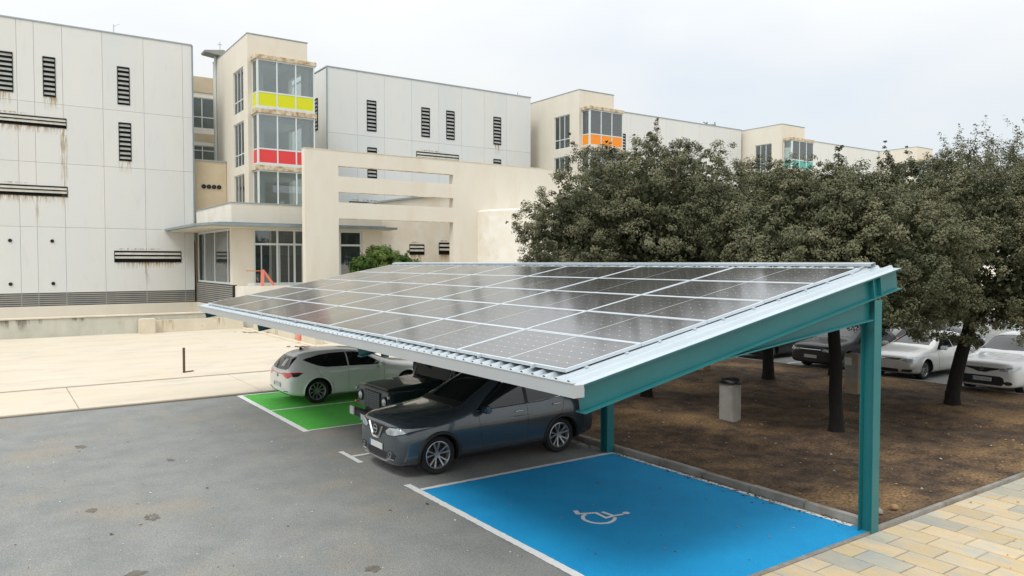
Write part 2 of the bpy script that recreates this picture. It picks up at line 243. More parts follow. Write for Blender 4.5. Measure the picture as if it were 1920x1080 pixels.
# ------------------------------------------------------------------ helpers
def tag(o, label=None, cat=None, group=None, kind=None):
    if label: o['label'] = label
    if cat: o['category'] = cat
    if group: o['group'] = group
    if kind: o['kind'] = kind
    return o
def empty(name, loc=(0, 0, 0), rz=0.0, parent=None):
    o = bpy.data.objects.new(name, None); o.empty_display_size = 0.2; o.location = loc; o.rotation_euler = (0, 0, rz)
    COL.objects.link(o)
    if parent: o.parent = parent
    return o
class MB:
    def __init__(s): s.v = []; s.f = []; s.m = []; s.mats = []
    def mi(s, m):
        if m not in s.mats: s.mats.append(m)
        return s.mats.index(m)
    def add(s, vs, fs, m='dark'):
        n = len(s.v); k = s.mi(m); s.v += [tuple(p) for p in vs]
        for f in fs: s.f.append(tuple(i + n for i in f)); s.m.append(k)
        return s
    def box(s, x0, x1, y0, y1, z0, z1, m='dark', T=None):
        vs = [(x, y, z) for x in (x0, x1) for y in (y0, y1) for z in (z0, z1)]
        if T is not None: vs = [tuple(T @ Vector(p)) for p in vs]
        fs = [(0, 1, 3, 2), (4, 6, 7, 5), (0, 4, 5, 1), (2, 3, 7, 6), (0, 2, 6, 4), (1, 5, 7, 3)]
        return s.add(vs, fs, m)
    def prism(s, poly, z0, z1, m='dark'):          # poly = list of (x, y), counter-clockwise
        n = len(poly); vs = [(x, y, z0) for x, y in poly] + [(x, y, z1) for x, y in poly]
        fs = [tuple(reversed(range(n))), tuple(range(n, 2 * n))] + [(i, (i + 1) % n, n + (i + 1) % n, n + i) for i in range(n)]
        return s.add(vs, fs, m)
    def extr(s, poly, axis, a0, a1, m='dark', T=None):  # poly in the two other axes
        def P(u, v, a): return {'x': (a, u, v), 'y': (u, a, v), 'z': (u, v, a)}[axis]
        n = len(poly); vs = [P(u, v, a0) for u, v in poly] + [P(u, v, a1) for u, v in poly]
        if T is not None: vs = [tuple(T @ Vector(p)) for p in vs]
        fs = [tuple(reversed(range(n))), tuple(range(n, 2 * n))] + [(i, (i + 1) % n, n + (i + 1) % n, n + i) for i in range(n)]
        return s.add(vs, fs, m)
    def tube(s, pts, rad, m='dark', n=8, cap=True):
        pts = [Vector(p) for p in pts]; rad = rad if isinstance(rad, (list, tuple)) else [rad] * len(pts)
        vs = []; fs = []; px = None
        for i, p in enumerate(pts):
            d = (pts[min(i + 1, len(pts) - 1)] - pts[max(i - 1, 0)]).normalized()
            if px is None: px = d.orthogonal().normalized()
            px = (px - d * px.dot(d)).normalized(); py = d.cross(px)
            for k in range(n):
                a = 2 * math.pi * k / n; vs.append(p + (px * math.cos(a) + py * math.sin(a)) * rad[i])
        for i in range(len(pts) - 1):
            for k in range(n): fs.append((i * n + k, i * n + (k + 1) % n, (i + 1) * n + (k + 1) % n, (i + 1) * n + k))
        if cap: fs.append(tuple(reversed(range(n)))); fs.append(tuple(range((len(pts) - 1) * n, len(pts) * n)))
        return s.add(vs, fs, m)
    def lathe(s, prof, axis='z', c=(0, 0, 0), m='dark', n=32, close=False):   # prof list of (r, a)
        vs = []; fs = []
        for r, a in prof:
            for k in range(n):
                t = 2 * math.pi * k / n; u, v = r * math.cos(t), r * math.sin(t)
                p = {'z': (u, v, a), 'y': (u, a, v), 'x': (a, u, v)}[axis]; vs.append((p[0] + c[0], p[1] + c[1], p[2] + c[2]))
        L = len(prof)
        for i in range(L if close else L - 1):
            for k in range(n): j = (i + 1) % L; fs.append((i * n + k, i * n + (k + 1) % n, j * n + (k + 1) % n, j * n + k))
        if not close: fs.append(tuple(reversed(range(n)))); fs.append(tuple(range((L - 1) * n, L * n)))
        return s.add(vs, fs, m)
    def mesh(s, name, fix=True, smooth=None, bevel=0.0):
        me = bpy.data.meshes.new(name); me.from_pydata(s.v, [], s.f)
        for m in s.mats: me.materials.append(M[m])
        me.polygons.foreach_set('material_index', s.m)
        if fix or bevel:
            bm = bmesh.new(); bm.from_mesh(me)
            if bevel:
                bmesh.ops.bevel(bm, geom=[e for e in bm.edges if len(e.link_faces) == 2 and e.calc_face_angle(0) > 0.5], offset=bevel, segments=2, affect='EDGES')
            bmesh.ops.recalc_face_normals(bm, faces=bm.faces); bm.to_mesh(me); bm.free()
        if smooth is not None:
            me.polygons.foreach_set('use_smooth', [True] * len(me.polygons)); me.set_sharp_from_angle(angle=math.radians(smooth))
        me.update(); return me
    def build(s, name, parent=None, **kw):
        o = bpy.data.objects.new(name, s.mesh(name, **kw)); COL.objects.link(o)
        if parent: o.parent = parent
        return o
def inst(name, me, parent=None, loc=(0, 0, 0), rot=None, scale=None):
    o = bpy.data.objects.new(name, me); COL.objects.link(o); o.location = loc
    if rot: o.rotation_euler = rot
    if scale: o.scale = scale
    if parent: o.parent = parent
    return o
def struct(o): o['kind'] = 'structure'; return o
def walls(mb, plane, pos, th, u0, u1, z0, z1, holes=(), m='cream'):
    """wall slab with rectangular holes; plane 'y': u is x; plane 'x': u is y. Occupies pos..pos+th"""
    us = sorted({u0, u1, *[min(max(h[k], u0), u1) for h in holes for k in (0, 1)]}); zs = sorted({z0, z1, *[min(max(h[k], z0), z1) for h in holes for k in (2, 3)]})
    for a, b in zip(us, us[1:]):
        run = None
        for c, d in zip(zs, zs[1:]):
            mu, mz = (a + b) / 2, (c + d) / 2
            if any(h[0] < mu < h[1] and h[2] < mz < h[3] for h in holes):
                if run: _wb(mb, plane, pos, th, a, b, *run, m); run = None
            else: run = (run[0], d) if run else (c, d)
        if run: _wb(mb, plane, pos, th, a, b, *run, m)
def _wb(mb, plane, pos, th, a, b, c, d, m):
    if plane == 'y': mb.box(a, b, pos, pos + th, c, d, m)
    else: mb.box(pos, pos + th, a, b, c, d, m)

# ------------------------------------------------------------------ ground
def sheet(name, poly, z, m, n=0):
    mb = MB(); mb.add([(x, y, z) for x, y in poly], [tuple(range(len(poly)))], m); return struct(mb.build(name))
g = MB(); g.add([(-900, -900, -0.03), (900, -900, -0.03), (900, 900, -0.03), (-900, 900, -0.03)], [(0, 1, 2, 3)], 'plaza'); struct(g.build('ground', fix=False))
sheet('asphalt_road', [(-60, -60), (10.12, -60), (10.12, 21.74), (-60, 21.74)], -0.004, 'asphalt')
sheet('rear_car_park', [(23.86, -40), (60, -40), (60, 45), (23.86, 45)], -0.004, 'asphalt')
# plaza: concrete slabs with joints, slightly above the road
pz = empty('plaza'); struct(pz)
xs = [-40, -22, -14, -8.0, -3.2, 1.8, 6.4, 11.45, 18, 25, 40]; ys = [25.72, 31, 36.5, 43.3, 58]
for a, b in zip(xs, xs[1:]):
    MB().box(a + .008, b - .008, 21.80, 25.66, -0.2, 0.055 + random.uniform(-.004, .004), 'plaza').build('paving_slab', pz, bevel=0.01)
for c, d in zip(ys, ys[1:]):
    for a, b in [(-40, -14), (-14, -3.1), (-3.1, 8.2), (8.2, 20), (20, 40)]:
        MB().box(a + .003, b - .003, c + .003, d - .003, -0.2, 0.075, 'plaza').build('paving_slab', pz)
MB().box(-40, 40, 21.76, 25.7, -0.2, 0.03, 'joint').build('joint_bed', pz)
# dirt bed with uneven surface
nx, ny = 90, 130; x0, x1, y0, y1 = 10.24, 23.74, 5.7, 45.0
gx = np.linspace(x0, x1, nx); gy = np.linspace(y0, y1, ny); X, Y = np.meshgrid(gx, gy, indexing='ij')
Z = 0.035 + 0.035 * np.sin(X * 1.3 + 0.7 * np.sin(Y * 0.9)) * np.sin(Y * 0.8 + 1) + 0.02 * np.sin(X * 3.1 + Y * 2.3) + 0.008 * RNG.standard_normal(X.shape)
for tx, ty in ((14.54, 14.57), (19.85, 14.62), (14.85, 9.21), (19.95, 9.21)): Z += 0.10 * np.exp(-((X - tx) ** 2 + (Y - ty) ** 2) / 0.5)
ed = np.minimum.reduce([X - x0, x1 - X, Y - y0]); Z = 0.05 * (1 - np.clip(ed / .3, 0, 1)) + Z * np.clip(ed / .3, 0, 1)
me = bpy.data.meshes.new('dirt_ground'); vs = np.stack([X, Y, Z], -1).reshape(-1, 3)
fs = [(i * ny + j, (i + 1) * ny + j, (i + 1) * ny + j + 1, i * ny + j + 1) for i in range(nx - 1) for j in range(ny - 1)]
me.from_pydata(vs.tolist(), [], fs); me.materials.append(M['dirt']); me.polygons.foreach_set('use_smooth', [True] * len(fs)); me.update()
o = bpy.data.objects.new('dirt_ground', me); COL.objects.link(o); struct(o)
# kerb of stones at the back of the bays, and at the far side of the dirt
def kerb(name, label, x, ya, yb, step, w, h):
    r = empty(name, (x, ya, 0)); tag(r, label, 'kerb', kind='thing')
    me = MB().box(-w / 2, w / 2, 0.006, step - 0.006, -0.15, h, 'kerb').mesh('kerb_stone', bevel=0.012)
    for i in range(int((yb - ya) / step)): inst('kerb_stone', me, r, (random.uniform(-.006, .006), i * step, random.uniform(-.006, .006)))
    return r
kerb('kerb', 'grey concrete kerb between the blue bay and the dirt under the trees', 10.18, 5.78, 22.4, 1.0, 0.14, 0.11)
kerb('kerb', 'low kerb in front of the cars parked behind the trees', 23.80, 4.5, 34, 1.0, 0.12, 0.07)
# pavement of mottled tiles in running bond
pv = struct(empty('pavement'))
MB().box(6.42, 30, -6, 5.60, -0.2, 0.0, 'joint').build('paving_bed', pv)
for nme, gl in (('tile', 'tile'), ('tile_grey', 'tile_grey')):
    M[nme + '_me'] = MB().box(-0.2, 0.2, -0.2985, 0.2985, -0.05, 0.0, gl).mesh('paving_tile', bevel=0.006)
Ld, Wd = 0.61, 0.405; cnt = 0
for i in range(-2, 26):
    xc = 7.32 + Wd * (i + 0.5); top = 5.605
    off = 5.305 if i % 2 == 0 else 4.995
    y = off - Ld / 2; first = True
    MB().box(xc - .2, xc + .2, off + .004, top, -0.05, 0.004, 'tile' if random.random() < .7 else 'tile_grey').build('paving_tile', pv, bevel=0.005)
    while y > (1.6 if xc < 12.5 else 2.9) and cnt < 270:
        k = 'tile_grey' if random.random() < (0.13) else 'tile'
        inst('paving_tile', M[k + '_me'], pv, (xc, y, 0.006 + random.uniform(-.002, .003))); y -= Ld; cnt += 1
e = empty('pavement_edging', (0, 0, 0)); tag(e, 'thin grey concrete edging along the tiled pavement', 'edging')
me = MB().box(0.004, 0.996, 5.612, 5.685, -0.1, 0.012, 'kerb').mesh('edging_stone', bevel=0.004)
for i in range(4, 24): inst('edging_stone', me, e, (i, 0, 0.045 if i >= 10 else 0.0))

# ------------------------------------------------------------------ bay markings
def quad(name, x0, x1, y0, y1, z, m, ragged=0.0):
    mb = MB(); L = []
    if ragged:
        def edge(ax, ay, bx, by):
            n = max(2, int(math.hypot(bx - ax, by - ay) / 0.06)); nxn, nyn = -(by - ay), (bx - ax); ll = math.hypot(nxn, nyn); nxn /= ll; nyn /= ll
            for i in range(n):
                t = i / n; r = random.uniform(-ragged, ragged); L.append((ax + (bx - ax) * t + nxn * r, ay + (by - ay) * t + nyn * r))
        edge(x0, y0, x1, y0); edge(x1, y0, x1, y1); edge(x1, y1, x0, y1); edge(x0, y1, x0, y0)
    else: L = [(x0, y0), (x1, y0), (x1, y1), (x0, y1)]
    mb.add([(x, y, z) for x, y in L], [tuple(range(len(L)))], m); return mb.build(name)
bb = quad('disabled_bay_marking', 5.74, 10.06, 5.66, 11.0, 0.001, 'blue_paint'); tag(bb, None, None, kind='structure')
struct(quad('green_bay_marking', 5.78, 10.06, 16.34, 18.98, 0.001, 'green_paint'))
struct(quad('green_bay_marking', 5.78, 10.06, 19.08, 21.62, 0.001, 'green_paint'))
for a in [(5.66, 5.78, 5.64, 11.35), (5.78, 10.02, 10.92, 11.02), (9.98, 10.07, 5.95, 10.92), (5.64, 5.78, 16.2, 21.7), (5.78, 10.06, 16.25, 16.33), (5.78, 10.06, 18.98, 19.07), (5.78, 10.06, 21.63, 21.72), (5.60, 5.70, 13.1, 14.1), (5.70, 10.02, 13.58, 13.68)]:
    struct(quad('line_marking', *a, 0.005, 'white_line', ragged=0.006))
for a in [(23.95, 28.9, 8.0, 8.1), (23.95, 28.9, 11.2, 11.3), (23.95, 28.9, 14.1, 14.2), (23.95, 28.9, 17.0, 17.1)]:
    struct(quad('line_marking', *a, 0.005, 'white_line', ragged=0.004))
# wheelchair emblem, lying on the blue paint (read from the road side)
wc = MB()
def stroke(mb, pts, w, z, m='emblem_white'):      # one mitred strip along the points
    P = [Vector(p) for p in pts]; w *= 1.25; L, Rr = [], []
    for i, p in enumerate(P):
        d0 = (P[i] - P[i - 1]).normalized() if i else (P[1] - P[0]).normalized(); d1 = (P[i + 1] - P[i]).normalized() if i < len(P) - 1 else d0
        n = Vector((-d0.y - d1.y, d0.x + d1.x)).normalized(); k = min(1.6, 1 / max(.3, n.dot(Vector((-d0.y, d0.x))))); e = (d1 if i == len(P) - 1 else -d0 if i == 0 else Vector((0, 0))) * w * .25
        L.append((p.x + e.x + n.x * w / 2 * k, p.y + e.y + n.y * w / 2 * k, z)); Rr.append((p.x + e.x - n.x * w / 2 * k, p.y + e.y - n.y * w / 2 * k, z))
    q = len(P); mb.add(L + Rr, [(i, q + i, q + i + 1, i + 1) for i in range(q - 1)], m)
stroke(wc, [(7.182, 8.67), (7.126, 8.547)], .06, .011)
stroke(wc, [(7.126, 8.547), (7.176, 8.533), (7.383, 8.433), (7.358, 8.185), (7.492, 8.187), (7.666, 8.161)], .045, .0085)
stroke(wc, [(7.48, 8.387), (7.494, 8.206)], .05, .0135)
stroke(wc, [(7.202, 8.473), (7.13, 8.438), (7.064, 8.359), (7.046, 8.289), (7.049, 8.205), (7.073, 8.129), (7.14, 8.051), (7.241, 8.012), (7.327, 8.023), (7.406, 8.059), (7.475, 8.115)], .045, .006)
wc.add([(7.735 + .055 * math.cos(t * math.pi / 8), 8.16 + .055 * math.sin(t * math.pi / 8), .016) for t in range(16)], [tuple(range(16))], 'emblem_white')
struct(wc.build('wheelchair_symbol'))

# ------------------------------------------------------------------ carport
AL = math.atan(0.19016); ca, sa = math.cos(AL), math.sin(AL)
def RT(u, v, w): return (4.79 + u * ca - w * sa, v, 2.66 + u * sa + w * ca)   # slope coordinates -> world
RM = Matrix(((ca, 0, -sa, 4.79), (0, 1, 0, 0), (sa, 0, ca, 2.66), (0, 0, 0, 1)))
cp = empty('carport', (7.4, 13.5, 0)); tag(cp, 'teal steel carport with a sloping roof of solar panels over the parking bays', 'carport'); 
def cpart(mb, name, **kw):
    o = mb.build(name, **kw); o.parent = cp; o.matrix_parent_inverse = Matrix.Translation((-7.4, -13.5, 0)); return o
POSTY = (5.70, 11.10, 16.5, 21.3)
for k, py in enumerate(POSTY):
    mb = MB(); x0, x1 = 9.91, 10.09
    mb.box(x0, x1, py - .1, py - .086, 0, 3.235, 'teal'); mb.box(x0, x1, py + .086, py + .1, 0, 3.235, 'teal'); mb.box(9.995, 10.005, py - .086, py + .086, 0, 3.23, 'teal')
    p = cpart(mb, 'post', bevel=0.003)
    # I-beam rafter in slope coordinates
    mb = MB(); u0, u1, t, b = -0.10, 5.86, -0.095, -0.385
    mb.box(u0, u1, py - .098, py + .055, t - .014, t + .004, 'teal', RM); mb.box(u0, u1, py - .095, py + .055, b, b + .014, 'teal', RM); mb.box(u0, u1, py - .025, py - .015, b + .014, t - .014, 'teal', RM)
    r = cpart(mb, 'rafter', bevel=0.002)
    mb = MB()
    for uu in (5.15, 5.335): mb.box(uu, uu + .014, py - .09, py - .025, b + .014, t - .014, 'teal', RM)
    mb.box(5.164, 5.335, py - .032, py - .0255, b + .014, t - .014, 'teal', RM)
    mb.build('stiffener').parent = r
    # haunch: tapered web with its own flange
    mb = MB(); A = (6.75, 2.652); B = (9.905, 2.97); C = (9.905, 3.245)
    mb.extr([A, B, C], 'y', py - .024, py - .016, 'teal')
    mb.extr([A, B, (B[0], B[1] - .014), (A[0], A[1] - .014)], 'y', py - .09, py + .05, 'teal')
    cpart(mb, 'haunch')
# purlins
for i in range(6):
    u = 0.25 + i * 1.03; mb = MB(); mb.box(u, u + .06, 5.75, 21.4, -0.175, -0.1, 'galv', RM); cpart(mb, 'purlin')
# corrugated sheet: pans and narrow ribs running up the slope
mb = MB(); v = 5.60; prof = []
while v < 21.50:
    prof += [(v, -.088), (v + .118, -.088), (v + .142, -.050), (v + .172, -.050), (v + .196, -.088)]; v += 0.2
n = len(prof); vs = [RT(-0.13, a, w) for a, w in prof] + [RT(5.88, a, w) for a, w in prof]
mb.add(vs, [(i, i + 1, n + i + 1, n + i) for i in range(n - 1)], 'sheet')
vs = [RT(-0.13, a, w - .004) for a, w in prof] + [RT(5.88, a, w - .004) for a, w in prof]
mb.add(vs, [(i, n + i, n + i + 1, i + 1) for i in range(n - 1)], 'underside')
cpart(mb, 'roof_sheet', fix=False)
# eaves gutter
mb = MB(); mb.box(4.612, 4.618, 5.60, 21.5, 2.435, 2.575, 'galv'); mb.box(4.618, 4.74, 5.60, 21.5, 2.435, 2.441, 'galv'); mb.box(4.74, 4.746, 5.60, 21.5, 2.435, 2.53, 'galv'); mb.box(4.600, 4.640, 5.6, 21.5, 2.575, 2.581, 'galv')
mb.box(4.618, 4.74, 5.60, 5.606, 2.441, 2.56, 'galv'); cpart(mb, 'gutter')
# ridge flashing and cable tray
mb = MB(); mb.box(5.74, 5.745, 5.9, 21.4, -.05, .012, 'sheet', RM); mb.box(5.62, 5.745, 5.9, 21.4, .012, .017, 'sheet', RM); mb.box(5.62, 5.625, 5.9, 21.4, -.02, .012, 'sheet', RM)
cpart(mb, 'cable_tray')
mb = MB(); v = 6.0
while v < 21.2: mb.box(5.5, 5.70, v, v + .03, -.05, -.02, 'galv', RM); v += .4
o = cpart(mb, 'tray_bracket'); o['kind'] = 'stuff'
# mounting rails
for i in range(5):
    for du in (.25, .83):
        mb = MB(); u = i * 1.086 + du; mb.box(u, u + .04, 5.93, 21.22, -.05, -.036, 'alu', RM); cpart(mb, 'mounting_rail')
lam = MB().box(-.515, .515, -1.07, 1.07, -.03, -.004, 'cell').mesh('solar_panel')
fr = MB(); a, b, w = .54, 1.085, .026
fr.box(-a, a, -b, -b + w, -.036, 0, 'alu'); fr.box(-a, a, b - w, b, -.036, 0, 'alu'); fr.box(-a, -a + w, -b + w, b - w, -.036, 0, 'alu'); fr.box(a - w, a, -b + w, b - w, -.036, 0, 'alu')
frm = fr.mesh('panel_frame', bevel=0.002)
clm = MB().box(-.02, .02, -.02, .02, -.04, .006, 'alu').mesh('clamp')
for j in range(7):
    for i in range(5):
        p = bpy.data.objects.new('solar_panel', lam); COL.objects.link(p); p.parent = cp
        p.matrix_parent_inverse = Matrix.Translation((-7.4, -13.5, 0))
        p.matrix_basis = RM @ Matrix.Translation((.543 + i * 1.086, 5.95 + 1.09 + j * 2.18, random.uniform(-.001, .001))) @ Matrix.Rotation(random.uniform(-.0025, .0025), 4, 'X') @ Matrix.Rotation(random.uniform(-.0025, .0025), 4, 'Y')
        inst('frame', frm, p)
    for dv in (.55, 1.63):
        for u in (-.012, 5.443):
            c = bpy.data.objects.new('clamp', clm); COL.objects.link(c); c.parent = cp; c.matrix_parent_inverse = Matrix.Translation((-7.4, -13.5, 0))
            c.matrix_basis = RM @ Matrix.Translation((u, 5.95 + j * 2.18 + dv, 0))

# ------------------------------------------------------------------ buildings
def thing(name, label, cat, loc=(0, 0, 0), rz=0.0, group=None):
    o = empty(name, loc, rz); return tag(o, label, cat, group)
SLATV = MB().box(-.36, .36, -.012, .012, -.085, .085, 'slat').mesh('slat'); SLATH = MB().box(-.5, .5, -.012, .012, -.10, .10, 'slat_light').mesh('slat')
def louver(par, u0, u1, z0, z1, y=55.0, horiz=False, stain=True):
    mb = MB(); d = .10
    mb.box(u0 + .015, u1 - .015, y + .17, y + .198, z0 + .015, z1 - .015, 'dark')
    mb.box(u0, u0 + .04, y - .03, y + .19, z0, z1, 'dark'); mb.box(u1 - .04, u1, y - .03, y + .19, z0, z1, 'dark')
    mb.box(u0 + .04, u1 - .04, y - .03, y + .19, z1 - .04, z1, 'dark'); mb.box(u0 + .04, u1 - .04, y - .03, y + .19, z0, z0 + .04, 'dark')
    o = mb.build('louver_window', par)
    if horiz:
        n = 2; ds = (z1 - z0) / 3
        for i in range(n): inst('slat', SLATH, o, ((u0 + u1) / 2, y - .01, z1 - ds * (i + .72)), (-.45, 0, 0), ((u1 - u0 - .08), 1, .8))
    else:
        n = 8; ds = (z1 - z0 - .08) / n
        for i in range(n): inst('slat', SLATV, o, ((u0 + u1) / 2, y + .02, z1 - .04 - ds * (i + .45)), (-.5, 0, 0), ((u1 - u0 - .09) / .72, 1, 1))
    if stain and random.random() < (.9 if horiz else .5):
        for (a, b, c, d, mm) in ([(u0 + .1, u0 + (u1 - u0) * .7, z1, z1 + .16, 'stain'), (u0, u1, z0 - .5, z0, 'stain')] if horiz else [(u0 - .05, u1 + .05, z0 - .9, z0, 'stain')]):
            mb = MB(); mb.box(a, b, y - .006, y - .003, c, d, mm); mb.build('rust_stain', par)
    return o
def facade(par, xs, zs, holes, y, m='panel_white'):
    for a, b in zip(xs, xs[1:]):
        for c, d in zip(zs, zs[1:]):
            mb = MB(); g = .007; hs = [(h[0], h[1], h[2], h[3]) for h in holes if h[0] < b and h[1] > a and h[2] < d and h[3] > c]
            walls(mb, 'y', y, .18, a + g, b - g, c + g, d - g, hs, m); mb.build('facade_panel', par)
# --- white block, left
ZS = [1.85, 5.95, 9.93, 13.6, 18.5]  # pixel-derived building coordinates scaled about the camera: blocks, towers, entrance and portal wall
wb = thing('office_block', 'white panelled office block at the left edge with tall narrow slatted windows', 'building', (-5, 55, 0))
wb_root = wb
wb = empty('office_block_wing') if False else wb
wb.location = (0, 0, 0)
V1 = [(0.2, 1.41, 14.05, 16.45), (2.94, 3.62, 14.0, 16.46), (7.04, 7.77, 14.0, 16.45), (7.07, 7.81, 10.36, 12.85)]
H1 = [(-2.5, 4.16, 12.12, 12.75), (-2.5, 4.15, 7.85, 8.5), (6.69, 10.76, 3.75, 4.51)]
facade(wb, [-24, -18, -12, -6, -2.6, 1.6, 2.49, 3.99, 6.2, 8.6, 11.0, 11.6], ZS, V1 + H1, 55.0)
mb = MB(); mb.box(-24, 11.58, 55.2, 72, 0, 18.45, 'panel_white'); mb.build('wall', wb)
mb = MB(); mb.box(-24, 11.58, 55.181, 55.199, 1.0, 18.4, 'grille'); mb.build('joint_backing', wb)
MB().box(-24, 11.63, 54.96, 72, 18.5, 18.58, 'coping').build('coping', wb)
for h in V1: louver(wb, *h)
for h in H1: louver(wb, *h, horiz=True)
for a, z in ((1.07, 5.08), (3.26, 5.08), (1.05, 2.43), (3.27, 2.43)):
    z += 0.0; MB().lathe([(.09, 0), (.105, -.03), (.105, .05)], 'y', (a, 54.98, z), 'dark', 16).build('vent_cap', wb, smooth=40)
mb = MB(); z = 1.08
while z < 1.78: mb.box(-24, 11.6, 54.99, 55.02, z, z + .085, 'grille'); z += .128
for a in (-6, -2.6, 1.6, 2.49, 3.99, 6.2, 8.6, 11.0): mb.box(a - .03, a + .03, 54.985, 55.05, 1.05, 1.84, 'grille')
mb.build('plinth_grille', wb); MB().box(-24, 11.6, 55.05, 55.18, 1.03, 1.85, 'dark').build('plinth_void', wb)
MB().box(-24, 12.2, 54.7, 55.2, 0, 1.03, 'cream').build('plinth', wb)
mb = MB(); mb.box(11.60, 11.68, 54.93, 55.03, 5.2, 18.5, 'slate'); mb.build('downpipe', wb)
for (a, z0, z1, y) in ((8.4, 3.2, 5.8, 54.994),): pass
for a, z0, z1, w in ((8.62, 2.0, 3.75, .16), (3.99, 5.9, 12.1, .22), (3.6, 13.0, 14.0, .12), (2.49, 5.9, 7.85, .12)):
    MB().box(a - w, a + w, 54.992, 54.996, z0, z1, 'stain').build('rust_stain', wb)
# --- antenna mast on the left block
t = thing('roof_antenna', 'thin aerial on the roof edge of the left white block', 'antenna', (7.14, 57, 18.5))
MB().tube([(0, 0, 0), (0, 0, 1.15)], .03, 'galv', 6).tube([(0, 0, 1.0), (.35, 0, 1.25)], .02, 'galv', 5).build('mast', t)
# --- stair towers
def glazing(par, plane, pos, u0, u1, z0, z1, cuts_u, cuts_z, fw=.07, pane='pane', panel=None, panelm=None, name='window'):
    """frame of bars with panes; cuts give mullion and transom positions"""
    fr = MB(); us = [u0] + list(cuts_u) + [u1]; zs = [z0] + list(cuts_z) + [z1]
    def bx(a, b, c, d, mm, th=.05, o=0):
        if plane == 'y': fr.box(a, b, pos - th + o, pos + th + o, c, d, mm)
        else: fr.box(pos - th + o, pos + th + o, a, b, c, d, mm)
    for u in us:
        a = min(max(u - fw / 2, u0), u1 - fw); bx(a, a + fw, z0, z1, 'win_frame', .05)
    for z in zs:
        c = min(max(z - fw / 2, z0), z1 - fw)
        for p, q in zip(us, us[1:]):
            lo = p + (fw if p == u0 else fw / 2); hi = q - (fw if q == u1 else fw / 2); bx(lo, hi, c, c + fw, 'win_frame', .045)
    o = fr.build(name, par)
    for p, q in zip(us, us[1:]):
        for c, d in zip(zs, zs[1:]):
            k = panel and panel[0] - .01 <= c and d <= panel[1] + .01
            mb = MB(); th = .012 if not k else .03
            lo, hi = p + fw * .4, q - fw * .4
            if plane == 'y': mb.box(lo, hi, pos - th, pos + th, c + fw * .4, d - fw * .4, panelm if k else pane)
            else: mb.box(pos - th, pos + th, lo, hi, c + fw * .4, d - fw * .4, panelm if k else pane)
            mb.build('coloured_panel' if k else 'pane', o)
    return o
def tower(x0, label, cols, back=59.0, wide=False):
    t = thing('stair_tower', label, 'building', (x0, 50, 0)); r = []
    X0, X1 = 0.0, 3.97
    W = MB(); wy = [(1.3, 3.45, 13.75, 16.65), (1.3, 3.45, 10.15, 13.05), (1.3, 3.45, 6.9, 9.6)] if wide else [(1.0, 3.5, 13.75, 16.62), (1.0, 3.5, 10.15, 13.1), (1.0, 3.5, 6.9, 9.62)]
    walls(W, 'x', X0, .25, 0.0, 9.0, 0, 18.5, wy, 'cream'); W.build('side_wall', t)
    W = MB(); walls(W, 'y', 0.0, .25, X0 + .25, X1 - .003, 0, 18.48, [(.45, 3.75, 6.5, 16.7)], 'cream'); W.build('front_wall', t)
    W = MB(); walls(W, 'x', X1 - .25, .25, .25, 9, 0, 18.49, [(.6, 3.2, 13.9, 16.6), (.6, 3.2, 10.3, 13.0), (.6, 3.2, 6.9, 9.6)], 'cream'); W.build('side_wall', t); MB().box(X0 + .25, X1 - .25, 8.75, 9, 0, 18.47, 'cream').build('back_wall', t)
    MB().box(X0 - .03, X1 + .03, -.03, 9.03, 18.5, 18.56, 'coping').build('coping', t)
    for z in (6.4, 9.75, 13.35, 17.6): MB().box(X0 + .25, X1 - .25, .25, 8.75, z - .3, z, 'inner').build('floor_slab', t)
    MB().box(X0 + .25, X0 + 2.0, 3.3, 3.4, 6.4, 17.3, 'inner').build('inner_wall', t)
    st = MB()
    for k, z in enumerate((6.4, 9.75, 13.35)):
        for s in range(10): st.box(.6 + s * .28, .6 + (s + 1) * .28, 3.4, 4.6, z + s * .17, z + s * .17 + .17, 'inner')
    st.build('staircase', t)
    for a, b, c, d in wy: glazing(t, 'x', X0 + .12, a, b, c, d, (a + (b - a) * .36, a + (b - a) * .68), (c + (d - c) * .28,), pane='pane_dark')
    bx0, bx1 = .30, 4.07
    for z0, z1 in ((16.74, 17.0), (13.3, 13.6), (9.68, 9.98), (6.4, 6.6)):
        MB().box(bx0 - .12, bx1 + .12, -1.12, -.002, z0, z1, 'rust_edge').build('bay_slab', t, bevel=.01)
    spans = [(13.6, 16.74), (9.98, 13.3), (6.6, 9.68)]
    for (c, d), pm in zip(spans, cols):
        if pm: cz = (c + .14, c + 1.06); cuts = cz; pn = (c + .14, c + 1.06)
        else: cuts = (c + .14,); pn = None
        glazing(t, 'y', -1.0, bx0, bx1, c, d, (bx0 + 1.27, bx0 + 2.5), cuts, fw=.09, panel=pn, panelm=pm, name='bay_window')
        glazing(t, 'x', bx0 + .05, -.95, 0.0, c, d, (), cuts, fw=.08, panel=pn, panelm=pm, name='bay_window')
        glazing(t, 'x', bx1 - .05, -.95, 0.0, c, d, (), cuts, fw=.05, panel=pn, panelm=pm, name='bay_window')
    return t
tower(13.93, 'cream stair tower with a glazed bay of yellow and red panels', ('yellow', 'red', None))
tower(41.70, 'cream stair tower with orange panels rising left of the dark trees', ('orange', None, None), wide=True)
tower(69.8, 'cream stair tower with teal glass bay showing over the tree tops', ('teal_panel', None, None), wide=True)
tower(97.7, 'furthest cream stair tower, its top showing over the trees at right', (None, None, None), wide=True)
